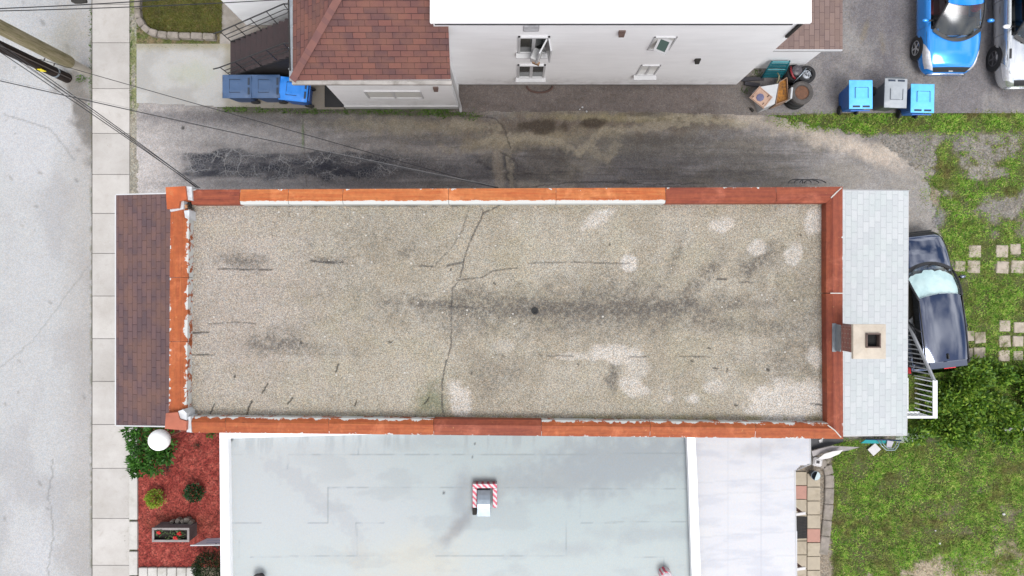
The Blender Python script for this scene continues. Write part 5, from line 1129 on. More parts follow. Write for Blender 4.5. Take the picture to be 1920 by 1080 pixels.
wire('thin pale cable lashed along the twisted cable across the driveway', a + Vector((0, .03, .0)), c + Vector((0, .05, 0)), .57, .004, plain('cable_pale', A(150, 150, 152), .5))
wire('black cable from the tarred pole over the bins and driveway to the roof', P(930, 352, 6.9), Vector((bq.x + .15, bq.y + .1, 1.6)), .12, .010)
wire('higher of two dark wires crossing the top left corner', P(-120, 20, 8.6), P(700, -40, 6.0), .3, .012); wire('lower of two dark wires crossing the top left corner', P(-120, 23, 8.6), P(640, -8, 6.0), .15, .011)
b = MB(); s0 = P(132, 1, 8.0); b.tube([P(136, 0, 8.0), P(142, 3, 8.0), P(150, 3, 8.0), P(162, 1.5, 8.0)], .05, 8); tag(b.build('cable_splice', blk, None, True), 'black splice box hanging on the wires at the top left', 'splice box')
b = MB()
for k_ in range(4):
    c0 = P(1492 + 8 * k_, 345, 6.8); b.tube([c0 + Vector((.16 * (1 + .2 * k_) * math.cos(a_) + .05 * k_, .09 * math.sin(a_) + .02, .05 * math.sin(a_ * 2 + k_))) for a_ in [math.pi * i / 9 for i in range(10)]], .011, 5)
tag(b.build('cable_loops', wirem, None), 'tangle of black cable loops hanging over the back edge of the rusty coping', 'cable')

# ------------------------------------------------------------------ rear stairs and railing
t = thing('rear_stairs', 'white balcony landing and stairs with white balustrade behind the pale grey roof', 'stairs', (12.0, -2.6, 0)); X_ = 12.27; ztp = 2.3; yl0, yl1 = P(0, 781, ztp).y, P(0, 716, ztp).y; dx = P(1753, 0, ztp).x
wrl = plain('rail_white', (.74, .75, .77, 1), .4, .05, 6, world=True); grl = plain('rail_grey_white', A(206, 208, 212), .45, .08, 6, world=True)
b = MB(); b.box(((10.2 + dx - .1) / 2, (yl0 + yl1) / 2, 1.33), (dx - .1 - 10.2 - .35, yl1 - yl0 - .0, .07)); b.build('landing', wrl, t)
b = MB(); b.box((dx, (yl0 + yl1) / 2, ztp), (.13, yl1 - yl0 + .1, .05), bev=.01); b.build('handrail', wrl, t)
ye = P(0, 608, .95).y; b = MB(); b.tube([(dx, yl1, ztp), (X_ + .02, ye, .98)], .055, 6); b.build('handrail', grl, t)
b = MB(); b.box(((10.6 + dx) / 2, yl0 - .02, ztp - .03), (dx - 10.6 + .1, .07, .05), bev=.01); b.box(((10.6 + dx) / 2, yl0 - .02, 1.45), (dx - 10.6, .05, .05)); b.build('handrail', wrl, t)
b = MB(); n = 7
for i in range(n): y = yl0 + .1 + (yl1 - yl0 - .1) * i / (n - 1) ; b.tube([(dx - .07, y, 1.36), (dx - .02, y, ztp)], .018, 5)
b.build('balusters', wrl, t)
b = MB(); n = 12
for i in range(n):
    u = (i + .5) / n; y = yl1 + (ye - yl1) * u; z_ = ztp + (.98 - ztp) * u; x_ = dx + (X_ - dx) * u; b.tube([(x_ - .04, y, z_ - .98), (x_, y, z_)], .018, 5)
b.build('balusters', grl, t)
b = MB(); n = 14
for i in range(n): x_ = 10.7 + (dx - 10.75) * i / (n - 1); b.tube([(x_, yl0 - .02, 1.45), (x_, yl0 - .02, ztp - .03)], .016, 5)
b.build('balusters', wrl, t)
b = MB()
for i in range(6): u = i / 6; b.box((11.5, yl1 + .13 + (ye - yl1) * u, 1.33 * (1 - u) - .18), (.95, .3, .05))
b.build('treads', wrl, t)

# ------------------------------------------------------------------ lamp globe, planter, sign
q = P(299, 825, 3.0); t = thing('globe_lamp', 'white globe lamp on a thin post over the garden shrub at the building corner', 'lamp post', (q.x, q.y, 0))
glb = NT('globe_white'); glb.b.inputs['Base Color'].default_value = (.88, .88, .88, 1); glb.b.inputs['Roughness'].default_value = .35; glb.b.inputs['Subsurface Weight'].default_value = .4; glb.b.inputs['Subsurface Radius'].default_value = (.2, .2, .2)
MB().ball((q.x, q.y, 3.0), .30, 32, 18).build('globe', glb.m, t, smooth=True)
b = MB(); b.lathe([(.09, 0), (.09, .1), (.035, .16), (.032, 2.6), (.09, 2.66), (.1, 2.74), (0, 2.75)], (q.x, q.y, 0), 14); b.build('post', plain('post_tan', A(170, 128, 104), .5), t, smooth='auto')
q0, q1 = P(285, 990, .62), P(355, 1016, .62); cx, cy = (q0.x + q1.x) / 2, (q0.y + q1.y) / 2; w_, d_2 = q1.x - q0.x, q0.y - q1.y
t = thing('planter_box', 'weathered grey wooden planter box with red geraniums on the red mulch', 'planter', (cx, cy, 0))
plw = plain('planter_wood', A(128, 118, 120), .85, .3, 3, bump=.4, world=True, dirt=A(70, 62, 66)[:3] + (.5,)); rim = plain('planter_rim', A(172, 164, 162), .8, .2, 6, world=True)
b = MB(); tw = .03
b.box((cx, cy + d_2 / 2 - tw / 2, .30), (w_ - .04, tw, .6)); b.box((cx, cy - d_2 / 2 + tw / 2, .30), (w_ - .04, tw, .6)); b.box((cx - w_ / 2 + tw / 2 + .02, cy, .30), (tw, d_2 - .062, .6)); b.box((cx + w_ / 2 - tw / 2 - .02, cy, .30), (tw, d_2 - .062, .6)); b.build('box', plw, t)
b = MB(); b.box((cx, cy + d_2 / 2 - .03, .615), (w_, .07, .025), bev=.004); b.box((cx, cy - d_2 / 2 + .03, .615), (w_, .07, .025), bev=.004); b.box((cx - w_ / 2 + .035, cy, .6155), (.07, d_2 - .135, .025), bev=.004); b.box((cx + w_ / 2 - .035, cy, .6155), (.07, d_2 - .135, .025), bev=.004); b.build('rim', rim, t)
MB().box((cx, cy, .45), (w_ - .12, d_2 - .12, .1)).build('soil', plain('potting_soil', (.012, .009, .007, 1), 1, .4, 20), t)
lgreen = leafmat('leaf_mid', A(60, 110, 34), A(104, 160, 52)); lgr2 = leafmat('leaf_geranium', A(84, 116, 66), A(130, 150, 96))
redf = plain('petal_red', A(226, 34, 34), .5, .25, 20)
for px, py in ((301, 998), (339, 999), (333, 1007), (318, 1003)):
    c = P(px, py, .62); V, Fq = leaves((c.x, c.y, .58), (.16, .12, .1), 34, .09, .03, .1, .4, int(px)); npmesh('geranium_leaves', V, Fq, lgr2, t, off=WL(t))
    if px != 318:
        b = MB(); 
        for k in range(7): b.ball((c.x - .03 + RNG.uniform(-.05, .05), c.y + RNG.uniform(-.04, .04), .68 + RNG.uniform(-.02, .02)), .032, 7, 5)
        b.build('flower', redf, t)
t = thing('rock_pile', 'few pale stones lying behind the wooden planter box', 'stones', P(335, 978, 0)); 
for i, (px, py, r_) in enumerate(((322, 979, .06), (333, 977, .08), (342, 978, .07), (350, 976, .09), (357, 981, .08))):
    c = P(px, py, .2); MB().box((c.x, c.y, .12), (r_ * 2, r_ * 1.7, .24), bev=.03, rz=i).build('stone', stonem, t)
q0, q1 = P(362, 1021, 1.1), P(408, 1021, 1.1)
t = thing('yard_sign', 'white signboard leaning by the wall between the planter and the round evergreen', 'sign', (-9.6, q0.y, 0))
b = MB(); zz = 1.15; lo = [P(362, 1022, zz), P(416, 1021, zz), P(416, 1009, .75), P(388, 1010, .75)]
bd = MB().add([*lo, *[p - Vector((0, .0, .03)) for p in lo]], [(0, 1, 2, 3), (7, 6, 5, 4), (0, 4, 5, 1), (1, 5, 6, 2), (2, 6, 7, 3), (3, 7, 4, 0)]).build('board', plain('sign_white', A(226, 222, 238), .4, .06), t)
b = MB(); b.tube([lo[0] + Vector((-.08, -.01, 0)), lo[1] + Vector((0, -.01, 0))], .022, 6); b.build('top_bar', wht, t)
b = MB(); 
for k, (u0, u1) in enumerate(((.35, .95), (.25, .9))):
    v = .35 + .3 * k; a_ = lo[0].lerp(lo[3], v).lerp(lo[1].lerp(lo[2], v), u0); c_ = lo[0].lerp(lo[3], v).lerp(lo[1].lerp(lo[2], v), u1); b.tube([a_ + Vector((0, 0, .004)), c_ + Vector((0, 0, .004))], .012, 4)
b.build('faded_print', plain('print_grey', A(158, 162, 190), .5), bd)
b = MB(); c = P(404, 1021, 1.15); b.ball((c.x, c.y - .03, 1.12), .05, 10, 8); b.tube([(c.x, c.y - .03, 1.1), (c.x - .02, c.y - .2, .9)], .02, 6); b.build('bracket', blk, t); MB().tube([(c.x + .08, c.y - .02, 1.1), (c.x + .09, c.y - .02, 0)], .03, 8).build('post', galv, t)

# ------------------------------------------------------------------ planting
def shrub(name, label, c, rd, n, ll, lw, m, shell=.45, seed=1, cat='shrub', grp=None, core=True, up=.35):
    t = thing(name, label, cat, (c[0], c[1], 0), group=grp)
    V, Fq = leaves(c, rd, n, ll, lw, shell, up, seed); npmesh('foliage', V, Fq, m, t, off=(c[0], c[1], 0))
    b = MB()
    for k in range(7):
        a = k * 2 * math.pi / 7 + seed; b.tube([(c[0], c[1], 0), (c[0] + .3 * rd[0] * math.cos(a), c[1] + .3 * rd[1] * math.sin(a), c[2] * .8), (c[0] + .7 * rd[0] * math.cos(a), c[1] + .7 * rd[1] * math.sin(a), c[2] + rd[2] * .4)], .014, 5, r2=.004)
    b.build('stems', plain('bark_brown', A(90, 72, 56), .9), t); return t
dgreen = leafmat('leaf_dark', A(28, 62, 34), A(58, 104, 52)); lime = leafmat('leaf_lime', A(128, 160, 34), A(178, 206, 66)); evg = leafmat('leaf_evergreen', A(22, 40, 18), A(50, 82, 28)); 
broad = leafmat('leaf_broad', A(44, 98, 28), A(98, 156, 58)); hedge = leafmat('leaf_hedge', A(56, 104, 28), A(138, 180, 54), A(186, 212, 80))
t = thing('broadleaf_shrub', 'big broad-leaved green shrub under the white globe lamp', 'shrub', (P(285, 840, 0).x, P(285, 840, 0).y, 0)); o_ = WL(t)
for k, (px, py, rx, ry, rz, n) in enumerate(((300, 838, .48, .42, .45, 520), (262, 828, .34, .40, .4, 360), (262, 862, .34, .36, .38, 360), (288, 872, .30, .30, .3, 240), (312, 850, .26, .34, .35, 220), (246, 808, .26, .16, .25, 110), (300, 806, .5, .2, .4, 200), (258, 884, .2, .16, .25, 90))):
    c = P(px, py, .55); V, Fq = leaves((c.x, c.y, .55), (rx, ry, rz), n, .14, .065, .35, .3, 40 + k); npmesh('branch_foliage', V, Fq, broad, t, off=o_)
c = P(291, 935, .22); shrub('small_shrub', 'round lime-green shrub on the red mulch', (c.x, c.y, .22), (.31, .31, .26), 620, .075, .035, lime, .5, 3)
c = P(364, 923, .22); shrub('small_shrub', 'round dark green shrub on the red mulch right of the lime one', (c.x, c.y, .22), (.31, .29, .26), 620, .08, .04, dgreen, .5, 4)
c = P(311, 879, .15); shrub('small_plant', 'tiny dark purple-green plant below the big shrub', (c.x, c.y, .12), (.22, .2, .14), 130, .09, .012, leafmat('leaf_purple', A(40, 40, 36), A(84, 76, 60)), .2, 5, 'plant')
c = P(369, 836, .12); shrub('small_plant', 'sparse tiny seedling alone in the upper red mulch', (c.x, c.y, .1), (.15, .13, .1), 50, .07, .012, leafmat('leaf_sprig', A(60, 52, 34), A(110, 96, 56)), .2, 6, 'plant')
c = P(395, 1064, .5); shrub('evergreen_shrub', 'dense dark round evergreen at the lower corner of the mulch bed', (c.x, c.y, .5), (.56, .55, .55), 3800, .07, .022, evg, .6, 7)
c = P(395, 815, .3); shrub('small_plant', 'weed growing against the wall at the top of the mulch bed', (c.x, c.y, .2), (.14, .1, .15), 70, .09, .03, broad, .2, 8, 'plant')
# bramble hedge by the stairs and car
t = tag(bpy.data.objects.new('hedge_shrub', None), 'overgrown leafy green thicket behind the black car', 'thicket'); t['kind'] = 'stuff'; bpy.data.objects.remove(t)
Vs = []; Fs = []; off = 0; g = np.random.default_rng(11)
for k in range(74):
    px = g.uniform(1706, 1990); py = g.uniform(695, 832) if px > 1790 else g.uniform(735, 832)
    if px > 1800 and g.random() < .35: py = g.uniform(690, 800)
    if px < 1760 and py < 790: px += 50
    h_ = g.uniform(.35, .85); c = P(px, py, h_ * .6); V, Fq = leaves((c.x, c.y, h_ * .5), (g.uniform(.28, .5), g.uniform(.26, .44), h_ * .62), int(g.uniform(260, 420)), .13, .06, .2, .25, 100 + k); Vs.append(V); Fs.append(Fq + off); off += len(V)
o = npmesh('thicket', np.concatenate(Vs), np.concatenate(Fs), hedge); tag(o, 'overgrown leafy green thicket behind the black car', 'thicket', kind='stuff')

# grass blades
def grassmat(name, a, b, c, brown):
    t = NT(name); r = t.n('ShaderNodeNewGeometry').outputs['Random Per Island']; p = t.pos(kind='world')
    cr = t.n('ShaderNodeValToRGB'); cr.color_ramp.elements[0].color = a; cr.color_ramp.elements[1].color = c; e = cr.color_ramp.elements.new(.62); e.color = b; t.l(r, cr.inputs[0])
    col = t.mix(t.mr(t.noise(p, 1.1, 6, .7, .3), .50, .66), cr.outputs[0], brown); n = t.mr(t.noise(p, 3.2, 5, .7), .34, .66, .55, 1.6); col = t.mix(1.0, col, t.grey(n), 'MULTIPLY'); t.fin(col, .6, 0, .3)
    tr = t.n('ShaderNodeBsdfTranslucent'); t.l(col, tr.inputs[0]); ms = t.n('ShaderNodeMixShader'); ms.inputs[0].default_value = .3
    t.l(t.b.outputs[0], ms.inputs[1]); t.l(tr.outputs[0], ms.inputs[2]); t.l(ms.outputs[0], t.out.inputs[0]); return t.m
gm1 = grassmat('grass_blades', A(84, 150, 36), A(156, 204, 66), A(224, 224, 132), A(146, 136, 80))
def grass(name, label, n, box, dens, z0, lmin, lmax, m, seed, wd=.011):
    g = np.random.default_rng(seed); px = g.uniform(box[0], box[2], n); py = g.uniform(box[1], box[3], n)
    d = dens(px, py); k = g.random(n) < d; px, py = px[k], py[k]; n = len(px); X = (px - 960) / F * H; Y = (540 - py) / F * H
    a = g.uniform(0, 2 * np.pi, n); tl = g.uniform(.4, 1.3, n); cl = .6 + .8 * fbm(px / 9, py / 9, seed, 3); L_ = g.uniform(lmin, lmax, n) * cl * (.55 + .45 * dens(px, py)); w = wd * g.uniform(.6, 1.5, n)
    dx, dy = np.cos(a) * np.sin(tl), np.sin(a) * np.sin(tl); dz = np.cos(tl); z = np.full(n, z0) + .0
    p0 = np.stack([X - np.sin(a) * w, Y + np.cos(a) * w, z], -1); p1 = np.stack([X + np.sin(a) * w, Y - np.cos(a) * w, z], -1); p2 = np.stack([X + dx * L_, Y + dy * L_, z + dz * L_ * .8], -1)
    V = np.stack([p0, p1, p2], 1).reshape(-1, 3); o = npmesh(name, V, np.arange(3 * n).reshape(n, 3), m); return tag(o, label, 'grass', kind='stuff')
grass('lawn_grass', 'green and yellowing grass and clover of the back yard', 260000, (1425, 205, 1990, 1120), lambda px, py: np.clip(yard(px, py) * 1.05, 0, 1) * (.35 + .9 * ss(.3, .6, fbm(px / 22, py / 22, 91, 4))), -.045, .05, .14, gm1, 21, .012)
gm2 = leafmat('grass_dry', A(104, 104, 44), A(124, 128, 52), A(150, 120, 76), .3)
grass('front_lawn_grass', 'short dry mossy grass inside the curved stone border', 26000, (264, -60, 418, 64), lambda px, py: np.where(inpoly(px, py, [(268, -70), (418, -70), (416, 62), (380, 66), (300, 64), (275, 48), (266, 20)]), .9, 0), .02, .03, .08, gm2, 22)
gm3 = leafmat('weed_green', A(62, 100, 26), A(116, 150, 56), None, .3)
def vd(px, py):
    a = ss(400, 420, px) * ss(885, 860, px) * ss(7, 3, np.abs(py - 204 - (px - 400) * .018)) * (.35 + .9 * ss(.45, .6, fbm(px / 20, py / 8, 95, 3)))
    b_ = ss(3, 1, np.abs(px - 244)) * (ss(230, 200, py) * .4 + ss(830, 860, py) * .5) + ss(5, 2, np.abs(px - 237)) * ss(810, 840, py) * .4
    c_ = ss(4, 1, np.abs(px - 259)) * ss(15, 25, py) * ss(80, 70, py) + ell(px, py, 340, 86, 80, 6, 2, .9, .8, 4) * .5 + ell(px, py, 150, 147, 12, 6, 0, .9, .5, 4) * .8 + ss(4, 1.5, np.abs(px - 169)) * ss(230, 150, py) * .35
    d_ = ell(px, py, 825, 208, 26, 9, 0, .6, .6, 8) * 1.2 + ell(px, py, 885, 216, 16, 8, 0, .8, .6, 9) * .7 + ell(px, py, 1395, 168, 9, 9, 0, .8, .6, 10) + ell(px, py, 1418, 138, 16, 7, 0, .8, .6, 12)
    return np.clip(a + b_ + c_ + d_, 0, 1)
grass('weed_grass', 'weeds along the driveway edge and pavement joints', 420000, (140, 10, 1440, 1080), vd, -.03, .05, .13, gm3, 23, .013)

# ------------------------------------------------------------------ things piled behind the white house
def tyre(name, label, c, r, w, z0, grp=None, rimm=None, tilt=None):
    t = thing(name, label, 'tyre', (c[0], c[1], z0), group=grp); cc = (c[0], c[1], z0); M = tilt
    p = [(r * .58, .02), (r * .80, 0), (r * .97, .03), (r, .06), (r, w - .06), (r * .97, w - .03), (r * .80, w), (r * .62, w - .015), (r * .58, w - .05)]
    MB().lathe(p, cc, 36, M=M, closed=True).build('tyre', tym, t, smooth='auto')
    if rimm:
        b = MB(); b.lathe([(r * .60, w - .04), (r * .56, w - .03), (r * .53, w - .07), (r * .44, w - .14), (r * .42, w * .2), (r * .2, w * .15), (r * .18, w * .30), (r * .09, w * .35), (0, w * .35)], cc, 30, M=M); b.build('rim', rimm, t, smooth='auto')
        b = MB(); b.lathe([(r * .16, w * .30), (r * .15, w * .55), (r * .07, w * .58), (r * .05, w * .4), (0, w * .4)], cc, 14, M=M)
        for k in range(6): a = k * math.pi / 3; b.lathe([(.014, w * .33), (.012, w * .42), (0, w * .42)], (c[0] + r * .3 * math.cos(a), c[1] + r * .3 * math.sin(a), z0), 6)
        b.build('hub', plain('hub_grey', A(120, 108, 104), .6, .3, 20), t, smooth='auto')
    return t
tym = plain('tyre_old', A(92, 88, 86), .85, .22, 8, bump=.4, dirt=A(140, 130, 124)[:3] + (.5,), world=True); tyd = plain('tyre_black', (.014, .014, .015, 1), .8, .2, 8)
rsm = plain('rim_rust', A(126, 88, 66), .8, .4, 14, bump=.4, dirt=A(90, 60, 44)[:3] + (.7,), world=True); rsd = plain('rim_rust_dark', A(70, 52, 46), .8, .4, 14)
tc_ = P(1504.5, 173, .76); TG = 'stack of three old tyres'
tyre('old_tyre', 'top tyre of the stack with a rusty rim facing up', tc_, .365, .25, .51, TG, rsm); _m = tym; tym = tyd
tyre('old_tyre', 'middle tyre of the stack right of the junk appliance', (tc_.x - .02, tc_.y - .01), .355, .25, .255, TG); tyre('old_tyre', 'bottom tyre of the stack standing on the asphalt', (tc_.x + .01, tc_.y - .02), .36, .25, 0.0, TG)
cdk = P(1513, 138, .5); tt = tyre('small_wheel', 'black wheel with a shiny metal hub cap against the annex wall', (cdk.x, cdk.y - .02), .28, .2, .34); b = MB(); b.lathe([(.15, .50), (.13, .54), (.06, .55), (.03, .60), (0, .6)], (cdk.x - .02, cdk.y - .03, 0), 18)
for k in range(9): b.box((cdk.x + RNG.uniform(-.12, .1), cdk.y + RNG.uniform(-.12, .1), .58), (.05, .05, .02), rz=k)
b.build('hub_cap', plain('hub_bright', A(208, 212, 218), .25, .3, 20, metal=.6), tt, smooth='auto')
c = P(1494, 134, .6); t = thing('garden_engine', 'black round engine with a red side guard behind the tyre stack', 'engine', (c.x, c.y, 0))
MB().lathe([(.0, .02), (.27, .02), (.3, .1), (.3, .35), (.24, .45), (0, .46)], (c.x, c.y, 0), 24).build('housing', tyd, t, smooth='auto')
MB().lathe([(.17, .45), (.16, .56), (.10, .60), (.03, .6), (0, .58)], (c.x + .03, c.y + .05, 0), 20).build('fan_cover', plain('fan_grey', A(92, 88, 94), .4, .3, 15), t, smooth='auto')
MB().tube([(c.x - .15, c.y + .18, .5), (c.x - .17, c.y + .02, .56), (c.x - .10, c.y - .14, .55), (c.x - .02, c.y - .2, .5)], .035, 8).build('guard', plain('guard_red', A(150, 36, 48), .4), t, smooth=True)
MB().tube([(c.x - .05, c.y - .32, .4), (c.x + .12, c.y - .12, .62), (c.x + .3, c.y + .1, .6)], .014, 6).build('lever', galv, t, smooth=True)
t = thing('folding_chair', 'teal folded slatted chair leaning on the annex wall', 'chair', (8.4, 6.9, 0)); teal = plain('teal_paint', A(28, 112, 124), .5, .2, 8); teall = plain('teal_light', A(110, 186, 196), .4, .2, 8)
fr_ = [(Vector((8.02, 6.74, .05)), Vector((8.06, 7.02, 1.0))), (Vector((8.72, 6.74, .05)), Vector((8.60, 7.03, 1.0)))]
for a, c_2 in fr_: MB().tube([a, c_2], .03, 6).build('rail', teal, t, smooth=True)
for k in range(7):
    u = .14 + k * .135; a = fr_[0][0].lerp(fr_[0][1], u); c_2 = fr_[1][0].lerp(fr_[1][1], u); m = (a + c_2) / 2; MB().box(m, ((c_2 - a).length - .05, .03, .075 if k not in (3,) else .03), M=Matrix.Rotation(R(-18), 4, 'X')).build('slat', teall if k in (3, 6) else teal, t)
t = thing('old_appliance', 'white appliance with a pink-beige top panel and round hatch, beside the rusty tray', 'appliance', (7.95, 6.1, 0)); apw = plain('enamel_white', A(226, 228, 230), .35, .1, 6, world=True); apb = plain('panel_beige', A(222, 184, 160), .6, .1, 5, dirt=A(150, 112, 92)[:3] + (.5,), world=True)
MB().prism([tuple(P(x, y, .7).xy) for x, y in ((1423, 163), (1460, 156.5), (1453, 194.5), (1434, 202))], 0, .68).build('body', apw, t)
zs_ = (.60, .74, .80, .66); co = [P(x, y, z_) for (x, y), z_ in zip(((1405, 183), (1424.5, 161.5), (1449, 182), (1432, 204)), zs_)]; nn = (co[1] - co[0]).cross(co[3] - co[0]).normalized(); nn = nn if nn.z > 0 else -nn
MB().add([*co, *[p - nn * .05 for p in co]], [(3, 2, 1, 0), (4, 5, 6, 7), (0, 1, 5, 4), (1, 2, 6, 5), (2, 3, 7, 6), (3, 0, 4, 7)]).build('top_panel', apb, t)
ctr = sum(co, Vector()) / 4 - (co[2] - co[0]) * .05; ex_ = (co[1] - co[0]).normalized(); ey_ = nn.cross(ex_); Mq = Matrix((ex_, ey_, nn)).transposed()
MB().lathe([(.125, 0), (.12, .015), (.06, .022), (0, .02)], ctr, 8, M=Mq.to_4x4()).build('round_hatch', plain('hatch_blue', A(112, 112, 150), .5, .3, 20), t)
b = MB(); ins = [c_.lerp(ctr, .12) + nn * .004 for c_ in co]; b.tube(ins + [ins[0]], .007, 4); b.build('panel_groove', plain('groove_brown', A(120, 84, 66), .7), t)
for k, (u, v) in enumerate(((.25, .8), (.2, .12), (.85, .75))): p = co[0].lerp(co[1], u).lerp(co[3].lerp(co[2], u), v) + nn * .006; MB().box(p, (.07, .025, .012), M=Mq.to_4x4()).build('clip', rsd, t)
t = thing('rusty_tray', 'open tray with an orange rust-stained bottom between the appliance and the tyres', 'tray', (8.5, 6.2, 0)); tp = [(1461, 154), (1475.5, 145.5), (1478, 187), (1454.5, 196)]; pts = [P(x, y, .6) for x, y in tp]
orm = NT('rust_stain'); nn_ = orm.mr(orm.noise(orm.pos(kind='world'), 7, 6, .75, 1.0), .38, .62); orm.fin(orm.mix(nn_, A(206, 138, 44), A(104, 66, 36)), .8)
MB().prism([tuple(p.xy) for p in pts], .0, .52).build('bottom', orm.m, t); b = MB()
for i in range(4): a, c_2 = pts[i], pts[(i + 1) % 4]; d = c_2 - a; b.box((*((a + c_2) / 2).xy, .3 + .001 * i), (d.length, .02, .62), rz=math.atan2(d.y, d.x))
b.build('side', plain('tray_tan', A(178, 144, 120), .7, .2, 6), t)
a = P(1479, 178, .55); MB().box(a, (.06, .36, .5), rz=R(-6), bev=.01).build('edge_panel', apw, t)
for i, (x0, y0, x1, y1, lb) in enumerate(((1390, 149, 1432, 147, 'upper dark board lying behind the old appliance'), (1396, 156, 1424, 160, 'lower grey-black board lying behind the old appliance'))):
    a, c_2 = P(x0, y0, .1), P(x1, y1, .1); d = c_2 - a; tag(MB().box((a + c_2) / 2, (d.length, .12, .06), rz=math.atan2(d.y, d.x), bev=.008).build('board', plain('board_dark', A(64, 62, 68), .8, .3, 6), None), lb, 'board')
a = P(1410, 206, .05); tag(MB().box(a, (.14, .07, .08), rz=R(-50), bev=.01).build('metal_foot', blk), 'small black stub lying just below the old appliance', 'scrap')
tag(MB().tube([P(1458, 137, .75), P(1461, 142, .85), P(1460, 149, .85), P(1457, 155, .75)], .022, 6).build('bent_hose', plain('hose_tan', A(150, 142, 110), .6)), 'bent tan hose end sticking up between chair and tray', 'hose')
for i, (x, y, lb) in enumerate(((1092, 201, 'largest of the white crumbs'), (1100, 209, 'lower right crumb'), (1087, 205, 'left crumb'))):
    a = P(x, y, .0); tag(MB().box((a.x, a.y, .0), (.06 - .012 * i, .05, .04), rz=i, bev=.01).build('litter', whm), lb + ' lying on the dark alley asphalt', 'litter')

# ------------------------------------------------------------------ things lying behind the rusty roof corner
tag(MB().prism([tuple(P(x, y, .05).xy) for x, y in ((1500, 815), (1580, 815), (1582, 828), (1556, 836), (1530, 842), (1500, 850))], -.02, .04).build('black_tarp', plain('tarp_black', (.02, .02, .024, 1), .5, .3, 3, bump=.6, bsc=6)), 'black tarpaulin on the ground below the rusty roof corner', 'tarp')
def slabp(name, label, cat, pts, z, th, m, tilt=0):
    c = [P(x, y, z + dz) for x, y, dz in pts]; n = len(c); b = MB(); b.add([*c, *[p - Vector((0, 0, th)) for p in c]], [tuple(range(n - 1, -1, -1)), tuple(range(n, 2 * n))] + [(i, (i + 1) % n, n + (i + 1) % n, n + i) for i in range(n)]); return tag(b.build(name, m), label, cat)
wpl = plain('plastic_white', A(232, 228, 228), .35, .1, 5, world=True); gpl = plain('panel_soiled', A(186, 178, 178), .5, .2, 5, world=True)
slabp('broken_panel', 'soiled grey-white panel under the longer white one by the black tarpaulin', 'panel', [(1522, 846, 0), (1538, 841, .02), (1562, 835.5, .06), (1570, 839, .05), (1548, 848, .04), (1524, 856, 0)], .25, .03, gpl)
slabp('broken_panel', 'long pointed white panel reaching out over the grass edge', 'panel', [(1560, 836, 0), (1612, 838.5, .05), (1590, 845, .05), (1570, 848, .03), (1552, 846, .0)], .3, .03, gpl)
slabp('broken_panel', 'rounded white board standing beside the white umbrella base', 'panel', [(1534, 860, 0), (1546, 851, .05), (1562, 846, .1), (1581, 843.5, .1), (1574, 851, .08), (1556, 859, .04), (1540, 862, .0)], .4, .03, wpl)
c = P(1534.5, 867, .28); t = thing('umbrella_base', 'white square plastic umbrella base with a dark hole', 'umbrella base', (c.x, c.y, 0)); MB().box((c.x, c.y, .17), (.30, .29, .2), rz=R(-8), bev=.05).build('block', wpl, t); MB().box((c.x - .01, c.y + .01, .275), (.11, .10, .01), rz=R(-8)).build('rim', plain('rim_grey', A(120, 116, 120), .5), t); MB().box((c.x - .01, c.y + .01, .283), (.06, .055, .01), rz=R(-8)).build('hole', blk, t)
c = P(1529.5, 892, .25); t = thing('grey_bucket', 'small grey bucket with a pale half lid beside the umbrella base', 'bucket', (c.x, c.y, -.02)); MB().lathe([(.11, -.02), (.14, .25), (.15, .26), (.13, .25), (.11, .04), (0, .03)], (c.x, c.y, 0), 22).build('pail', plain('bucket_grey', A(120, 132, 142), .4), t, smooth='auto')
MB().prism([(c.x + .14 * math.cos(a), c.y + .14 * math.sin(a)) for a in [R(-110) + math.pi * i / 12 for i in range(13)]], .262, .275).build('half_lid', plain('lid_pale', A(206, 226, 230), .4), t)
slabp('white_tile', 'square white tile lying turned on the grass below the rear roof', 'tile', [(1627, 843, 0), (1641, 831, 0), (1652, 842.5, 0), (1638, 855, 0)], .06, .05, wpl)
t = thing('lounge_chair', 'folded teal lounge chair with a bent metal tube frame lying on the grass', 'chair', (11.8, -4.8, 0)); 
b = MB(); cs_ = [P(1614, 831, .15), P(1624, 824, .3), P(1668, 825, .35), P(1664, 832, .2)]; b.add([*cs_, *[p - Vector((0, 0, .03)) for p in cs_]], [(3, 2, 1, 0), (4, 5, 6, 7), (0, 1, 5, 4), (1, 2, 6, 5), (2, 3, 7, 6), (3, 0, 4, 7)]); b.build('fabric', plain('teal_fabric', A(44, 176, 182), .6, .15, 8), t)
b = MB(); b.tube([P(1624, 823.5, .4), P(1690, 826, .4)], .022, 6); b.build('top_rail', plain('rail_navy', A(30, 52, 96), .4), t, smooth=True)
tb = plain('tube_pale', A(176, 196, 204), .3, .1, 8, metal=.4)
b = MB(); b.tube([P(1646, 825, .4), P(1653, 836, .4), P(1662, 844, .4), P(1678, 844, .4), P(1684, 836, .4), P(1687, 826, .4)], .016, 6); b.build('frame', tb, t, smooth=True); b = MB(); b.tube([P(1652, 826, .36), P(1658, 835, .36), P(1665, 841, .36), P(1675, 841, .36), P(1680, 834, .36), P(1682, 827, .36)], .012, 6); b.build('frame', tb, t, smooth=True)
slabp('pale_cloth', 'crumpled white cloth hanging inside the bent metal chair frame', 'cloth', [(1664, 826, .1), (1676, 828, .12), (1671, 840, 0), (1662, 839, 0)], .28, .03, plain('cloth_white', A(214, 210, 220), .8, .15, 6))
t = thing('glass_panel', 'large greenish see-through plastic panel leaning out by the thicket', 'panel', (12.6, -4.7, 0)); cs_ = [P(1680, 812, .5), P(1742, 812, .5), P(1722, 829, .25), P(1680, 829.5, .25)]; gpm = glass('plastic_sheet', (.78, .84, .74, 1), .16, .25)
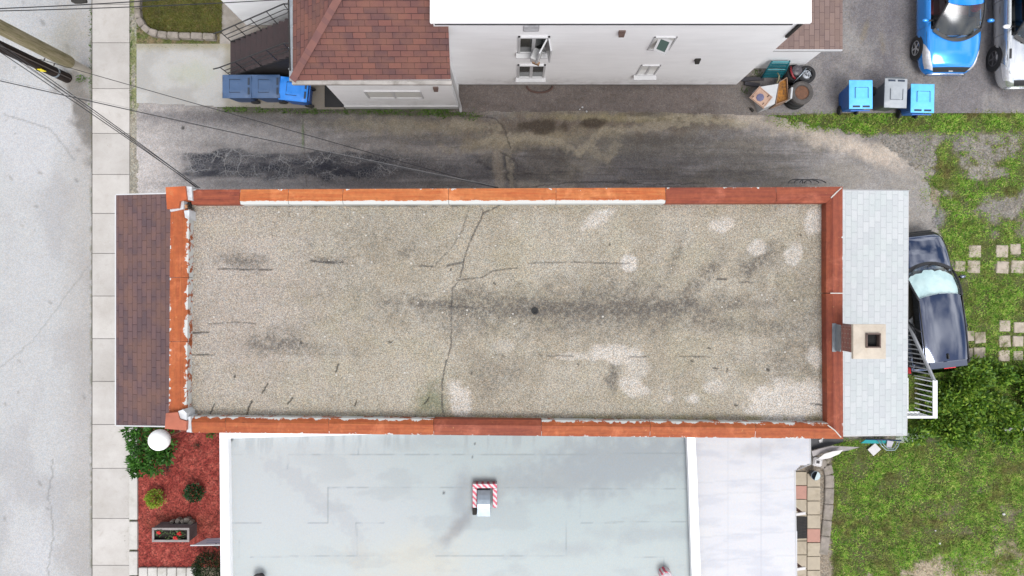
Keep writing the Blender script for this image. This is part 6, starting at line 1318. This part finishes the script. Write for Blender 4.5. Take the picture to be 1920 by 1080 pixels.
MB().add([*cs_, *[p - Vector((0, 0, .015)) for p in cs_]], [(3, 2, 1, 0), (4, 5, 6, 7), (0, 1, 5, 4), (1, 2, 6, 5), (2, 3, 7, 6), (3, 0, 4, 7)]).build('sheet', gpm, t); MB().tube([cs_[3], cs_[2], cs_[1]], .014, 5).build('edge_strip', plain('edge_pale', A(196, 200, 180), .5), t)
slabp('white_rag', 'white rag lying on the black tarpaulin', 'cloth', [(1535, 825, 0), (1543, 823, 0), (1542, 829, .02), (1537, 830, 0)], .08, .02, wpl)
tag(MB().tube([P(1883, 803, .5), P(1887, 807, .5), P(1892, 807, .5), P(1896, 802, .5)], .045, 8).build('plastic_scrap', wpl, None, True), 'curved white plastic scrap at the lower edge of the thicket', 'scrap')
tag(MB().box(P(1917, 803, .5), (.12, .16, .05), rz=.4, bev=.02).build('plastic_scrap', wpl), 'white plastic scrap cut by the right picture edge at the thicket', 'scrap')
for x, y, r_, lb in ((1882, 964, .055, 'white stone on the bare patch of the back lawn'), (1762, 1019, .04, 'pale stone low in the back lawn'), (1754, 995, .03, 'small pale pebble in the middle of the back lawn')): a = P(x, y, 0); tag(MB().ball((a.x, a.y, .0), r_, 8, 6, (1, .8, .7)).build('stone', wpl), lb, 'stone')
# mat and little steps by the paved path
t = thing('door_mat', 'black rubber lattice mat on the paved path between two white brackets', 'door mat', P(1502, 988, 0)); a, c_2 = P(1492, 969, .03), P(1512, 1009, .03); b = MB()
nx, ny = 8, 15
for i in range(nx + 1): x = a.x + (c_2.x - a.x) * i / nx; b.box((x, (a.y + c_2.y) / 2, .035), (.018, a.y - c_2.y, .02))
for j in range(ny + 1): y = c_2.y + (a.y - c_2.y) * j / ny; b.box(((a.x + c_2.x) / 2, y, .0345), (c_2.x - a.x, .018, .017), rz=R((-1) ** j * 3))
b.build('lattice', tyd, t); MB().box(((a.x + c_2.x) / 2, (a.y + c_2.y) / 2, .027), (c_2.x - a.x, a.y - c_2.y, .008)).build('backing', plain('mat_backing', A(96, 86, 80), .9), t)
for (y0, lb) in ((964, 'white wooden bracket with a brown brace above the door mat'), (1067, 'white wooden bracket with a brown brace near the bottom edge')):
    t = thing('wall_bracket', lb, 'bracket', P(1500, y0, 0)); c = P(1502.5, y0, 1.0); MB().box((c.x - .12, c.y, 1.0), (.50, .085, .06), rz=R(8), bev=.006).build('arm', wpl, t); MB().tube([P(1490, y0 - 12, 1.0), P(1503, y0 - 2, .75)], .045, 4).build('brace', plain('brace_brown', A(92, 58, 44), .7), t)
